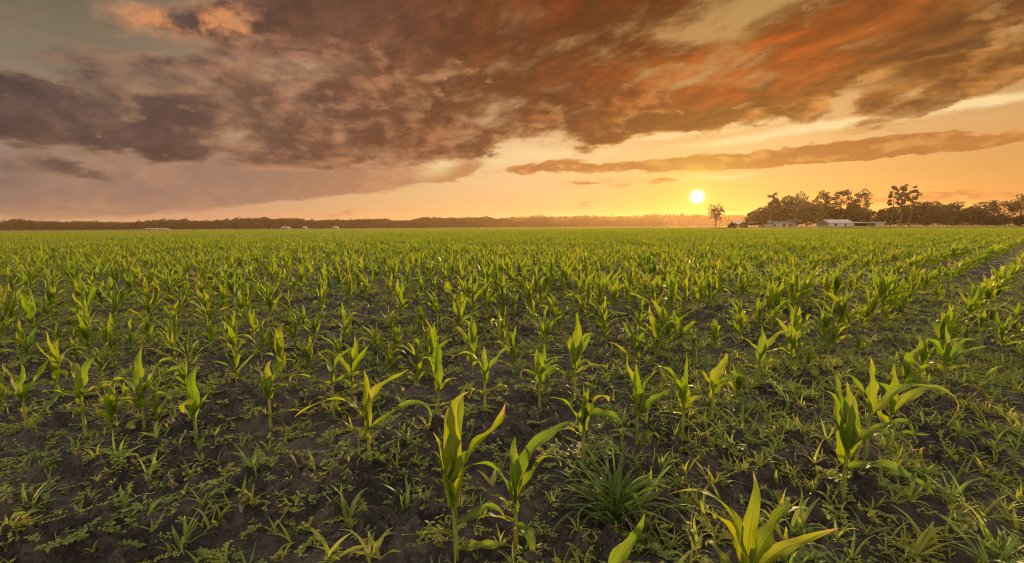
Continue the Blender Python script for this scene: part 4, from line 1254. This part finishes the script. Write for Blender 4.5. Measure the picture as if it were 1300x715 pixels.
tree_at('p', 1272, 256, 224, 26, 'open wide pine at the edge of the gap in the right-hand line', 'pine_tree', base=.20, clumps=18, group=G2, dens=1.1)
tree_at('b', 1262, 272, 234, 24, 'low shrub-like tree beneath the two open pines', 'broadleaf_tree', base=.02, group=G2)
tree_at('p', 1303, 249, 214, 34, 'tall dark tree cut by the right edge of the picture', 'pine_tree', base=.18, clumps=22, group=G2, dens=1.2)
tree_at('b', 1300, 270, 220, 18, 'low tree under the tall one at the right edge', 'broadleaf_tree', base=.02, group=G2)

# --- far woods, one mass each
def far_wood(name, label, line, n, h0, h1, depth_spread):
    """line: (px, depth) points of the wood's front edge; a few tree shapes stand along and behind it."""
    vs_ = []
    for k in range(6):
        mb = MB(); w = rng.uniform(.5, .8)
        for c in range(9):
            a = c * 2.4; u = -.8 + 1.7 * (c + .5) / 9; q = math.sqrt(max(.05, 1 - u * u * .9)) * rng.uniform(.4, .9)
            leaf_clump(mb, (math.cos(a) * w * .5 * q, math.sin(a) * w * .5 * q, .5 + u * .42), .2, .2, .17, 26, .13)
        mb.tube([(0, 0, -.02), (0, 0, .5)], [.02, .012], 4)
        vs_.append(mb.mesh('wood_tree', M_BROAD, smooth=False))
    pp = []
    for i in range(n):
        t = rng.random() * (len(line) - 1); j = min(len(line) - 2, int(t)); f = t - j
        px = line[j][0] * (1 - f) + line[j + 1][0] * f; d = line[j][1] * (1 - f) + line[j + 1][1] * f
        d += depth_spread * rng.random() ** 1.4
        hh = (h0 + (h1 - h0) * float(vnoise(np.array([px * .035]), np.array([2.0]))[0])) * rng.uniform(.82, 1.06)
        if rng.random() < .03: hh *= 1.15
        pp.append((at_depth(px, d), d, 0.0, rng.uniform(0, 6.28), hh, rng.randrange(6)))
    o = scatter(name, pp, vs_)
    tag(o, label, 'wood')
    return o


far_wood('far_wood', 'long hazy line of woodland along the horizon left of the sun', [(-160, 900), (120, 900), (330, 900), (520, 920), (700, 950), (840, 1000)], 2800, 15.5, 23.0, 90)
far_wood('distant_wood', 'hazy orange woodland on the horizon beneath the sun', [(640, 1250), (800, 1230), (960, 1230), (1120, 1250)], 800, 30, 33, 90)
far_wood('back_wood', 'hazy woodland seen through the gaps at the far right', [(1080, 520), (1250, 500), (1420, 480)], 260, 8, 11, 60)

# --- rough pasture beyond the corn
def pasture(name, line, d1):
    mb = MB(); V = []; F = []
    for px, d in line:
        V += [(at_depth(px, d), d, 0.004), (at_depth(px, d1), d1, 0.004)]
    F = [(2 * k, 2 * k + 2, 2 * k + 3, 2 * k + 1) for k in range(len(line) - 1)]
    mb.add(V, F); tag(link(name, mb.mesh(name, M_PASTURE, smooth=False)), kind='structure')


pasture('pasture_ground', [(-260, 584), (100, 584), (560, 586), (760, 596), (846, 560), (860, 470), (878, 330), (898, 226), (930, 222)], 2200)
pasture('farmyard_ground', [(930, 222), (1100, 220), (1280, 218), (1560, 217)], 900)

# --- dry grass verge where the field ends
def verge(name, line, h, lab):
    mb = MB(); V = []; F = []
    pts_ = []
    for j in range(len(line) - 1):
        for k in range(60):
            f = k / 60; pts_.append((line[j][0] * (1 - f) + line[j + 1][0] * f, line[j][1] * (1 - f) + line[j + 1][1] * f))
    for px, d in pts_:
        for q in range(16):
            x = at_depth(px + rng.uniform(-4, 4), d); dd = d + rng.uniform(0, 5); hh = h * rng.uniform(.5, 1.15); w = rng.uniform(.25, .6)
            a = rng.uniform(-.8, .8)
            mb.add([(x - w, dd - w * a, -.05), (x + w, dd + w * a, -.05), (x + w * .4, dd, hh), (x - w * .5, dd, hh * .9)], [(0, 1, 2, 3)])
    o = link(name, mb.mesh(name, M_VERGE, smooth=False)); tag(o, lab, 'dry grass', kind='stuff')


verge('verge_grass', [(-140, 578), (100, 578), (320, 578), (560, 580), (760, 590), (846, 556)], 2.1, 'pale strip of dry grass along the far edge of the field')
verge('headland_grass', [(930, 221), (1050, 219), (1200, 217), (1400, 216)], 0.8, 'pale strip of dry grass in front of the farm buildings')

# ------------------------------------------------------------------ farm buildings
def gable(name, px, depth, w, d, wall_h, ridge_h, label, cat, roofm, doors=(), windows=(), rz=0.0, over=.35, wallm=None):
    """Long shed or house: walls, a pitched roof with eaves, doors and windows on the side facing the field."""
    x = at_depth(px, depth)
    o = empty(name, (x, depth, 0), rz); tag(o, label, cat)
    mb = MB()
    hw = w / 2
    V = [(-hw, 0, -.1), (hw, 0, -.1), (hw, d, -.1), (-hw, d, -.1), (-hw, 0, wall_h), (hw, 0, wall_h), (hw, d, wall_h), (-hw, d, wall_h), (-hw, d / 2, ridge_h), (hw, d / 2, ridge_h)]
    mb.add(V, [(0, 1, 5, 4), (2, 3, 7, 6), (1, 2, 6, 9, 5), (3, 0, 4, 8, 7), (3, 2, 1, 0)])
    link('wall', mb.mesh('wall', wallm or M_WHITE, smooth=False), o)
    rb = MB(); t = .12; sl = (ridge_h - wall_h) / (d / 2); e = over
    for sg, y0, y1 in ((1, -e, d / 2), (-1, d + e, d / 2)):
        z0 = wall_h - sl * e + .03; z1 = ridge_h + .03
        a = [(-hw - e, y0, z0), (hw + e, y0, z0), (hw + e, y1, z1), (-hw - e, y1, z1)]
        rb.add(a + [(p[0], p[1], p[2] + t) for p in a], [(0, 1, 2, 3), (7, 6, 5, 4), (0, 4, 5, 1), (1, 5, 6, 2), (3, 7, 4, 0), (2, 6, 7, 3)])
    link('roof', rb.mesh('roof', roofm, smooth=False), o)
    for (dx_, dw, dh) in doors:
        b = MB(); b.box(dx_ - dw / 2, dx_ + dw / 2, -.05, -.003, 0, dh)
        dd = link('door', b.mesh('door', M_DARK, smooth=False), o)
    for (wx, ww, z0, z1) in windows:
        b = MB()
        for (xa, xb, za, zb) in ((wx - ww / 2 - .08, wx + ww / 2 + .08, z1, z1 + .1), (wx - ww / 2 - .08, wx + ww / 2 + .08, z0 - .1, z0), (wx - ww / 2 - .08, wx - ww / 2, z0, z1), (wx + ww / 2, wx + ww / 2 + .08, z0, z1)):
            b.box(xa, xb, -.07, -.003, za, zb)
        wf = link('window', b.mesh('window', M_WHITE, smooth=False), o)
        b = MB(); b.box(wx - ww / 2, wx + ww / 2, -.03, -.004, z0, z1); link('pane', b.mesh('pane', M_GLASS, smooth=False), wf)
    return o


gable('farm_shed', 1067.5, 224, 12.0, 9.0, 2.5, 4.0, 'white metal shed with a low pitched roof, left of the open-sided shed', 'shed', M_ROOF, doors=[(-2.6, 1.1, 2.0)], windows=[(2.2, 1.2, 1.0, 1.9)])
# open-sided shed to its right
xo = at_depth(1103, 226)
o = empty('open_shed', (xo, 226, 0)); tag(o, 'long low open-sided shed with a white roof and dark bays, right of the white shed', 'shed')
b = MB(); b.box(-7.6, 7.6, 6.0, 6.2, -.1, 2.3); b.box(3.2, 7.6, 0, .2, -.1, 2.3); b.box(-7.6, -7.4, .2, 6.0, -.1, 2.3); b.box(7.4, 7.6, .2, 6.0, -.1, 2.3)
link('wall', b.mesh('wall', M_WHITE, smooth=False), o)
b = MB(); b.box(-8.0, 8.0, -.6, 6.6, 2.35, 2.6); b.box(-7.8, 7.8, -.3, 6.3, 2.603, 2.85); link('roof', b.mesh('roof', M_ROOF, smooth=False), o)
b = MB(); b.box(-7.2, 3.1, 5.7, 5.95, 0, 2.2); link('bay_shade', b.mesh('bay_shade', M_DARK, smooth=False), o)  # near-black panel standing in for the shade inside the open bays
for k in range(3):
    b = MB(); b.box(-7.0 + k * 3.6, -6.8 + k * 3.6, 0, .2, -.1, 2.34); link('post', b.mesh('post', M_POLE, smooth=False), o)
gable('farmhouse', 994, 232, 15.0, 8.0, 2.6, 4.2, 'white farmhouse half hidden under the farmstead grove', 'house', M_GREYR, doors=[(.5, 1.0, 2.05)], windows=[(-4.2, 1.1, .9, 2.0), (3.6, 1.1, .9, 2.0)])
gable('small_outbuilding', 938, 228, 4.6, 4.0, 2.3, 3.4, 'small white outbuilding between two round bushes', 'outbuilding', M_ROOF, doors=[(.6, 1.0, 1.9)])
gable('long_barn', 190, 606, 14, 10, 2.4, 3.6, 'long white barn, leftmost before the far wood', 'barn', M_PALE, doors=[(0, 3, 2.0), (4, 3, 2.0)], wallm=M_PALE)
gable('low_barn', 206, 603, 9, 8, 2.2, 3.4, 'short white barn just right of the leftmost long barn', 'barn', M_PALE, doors=[(0, 3, 1.9)], wallm=M_PALE)
gable('small_barn', 361, 606, 9, 8, 2.8, 4.4, 'small white barn below the far wood, left of centre', 'barn', M_PALE, doors=[(0, 2.6, 2.4)], wallm=M_PALE)
gable('white_cottage', 386, 608, 4, 6, 2.6, 4.6, 'tiny white cottage right of the small barn', 'house', M_PALE, doors=[(0, 1, 2)], wallm=M_PALE)
gable('distant_house', 425, 610, 6, 7, 2.7, 4.8, 'distant white house, rightmost of the pale buildings before the far wood', 'house', M_PALE, doors=[(0, 1, 2)], windows=[(-1.8, 1, .9, 2), (1.8, 1, .9, 2)], wallm=M_PALE)

# --- utility pole beside the sheds
o = empty('utility_pole', (at_depth(1105, 222), 222, 0)); tag(o, 'thin wooden utility pole beside the open-sided shed', 'utility pole')
b = MB(); b.tube([(0, 0, -.2), (0, 0, 5), (0, 0, 9.2)], [.17, .15, .11], 8); link('post', b.mesh('post', M_POLE), o)
b = MB(); b.box(-1.1, 1.1, -.06, .06, 8.5, 8.65); link('crossarm', b.mesh('crossarm', M_POLE, smooth=False), o)
for k in (-.95, 0, .95):
    b = MB(); b.tube([(k, 0, 8.65), (k, 0, 8.78), (k, 0, 8.85)], [.04, .06, .03], 6); link('insulator', b.mesh('insulator', M_STEEL), o)

# --- far radio mast
md_ = 1300.0
o = empty('radio_mast', (at_depth(76, md_), md_, 0)); tag(o, 'very thin radio mast rising above the far wood at the left', 'radio mast')
b = MB(); hm = 58.0; tri = [(math.cos(a) * .55, math.sin(a) * .55) for a in (0, 2.094, 4.189)]
for cx_, cy_ in tri: b.tube([(cx_, cy_, -.2), (cx_ * .7, cy_ * .7, hm)], [.24, .18], 5)
for k in range(36):
    z0 = k * hm / 36; z1 = (k + 1) * hm / 36
    for i in range(3):
        p, q = tri[i], tri[(i + 1) % 3]; f0 = 1 - .3 * z0 / hm; f1 = 1 - .3 * z1 / hm
        b.tube([(p[0] * f0, p[1] * f0, z0), (q[0] * f1, q[1] * f1, z1)], [.05, .05], 3, cap=False)
link('lattice', b.mesh('lattice', M_STEEL, smooth=False), o)
b = MB(); b.tube([(0, 0, hm - .3), (0, 0, hm + 3.0)], [.08, .04], 5); link('antenna', b.mesh('antenna', M_STEEL), o)

HAZE_COL, HAZE_D, HAZE_G = (0.84, 0.52, 0.27, 1), 0.00012, 0.6
# ------------------------------------------------------------------ evening haze: one closed box of thin air
m_, n_ = new_mat('haze_air')
pv = n_.node('ShaderNodeVolumePrincipled')
pv.inputs['Color'].default_value = HAZE_COL
pv.inputs['Density'].default_value = HAZE_D
pv.inputs['Anisotropy'].default_value = HAZE_G
o_ = n_.node('ShaderNodeOutputMaterial'); n_.l.new(pv.outputs[0], o_.inputs['Volume'])
b = MB(); b.box(-3200, 3200, -3200, 3200, -1.2, 62.0)
hz = link('haze', b.mesh('haze', m_, smooth=False)); tag(hz, 'thin evening haze over the whole field', 'haze', kind='stuff')
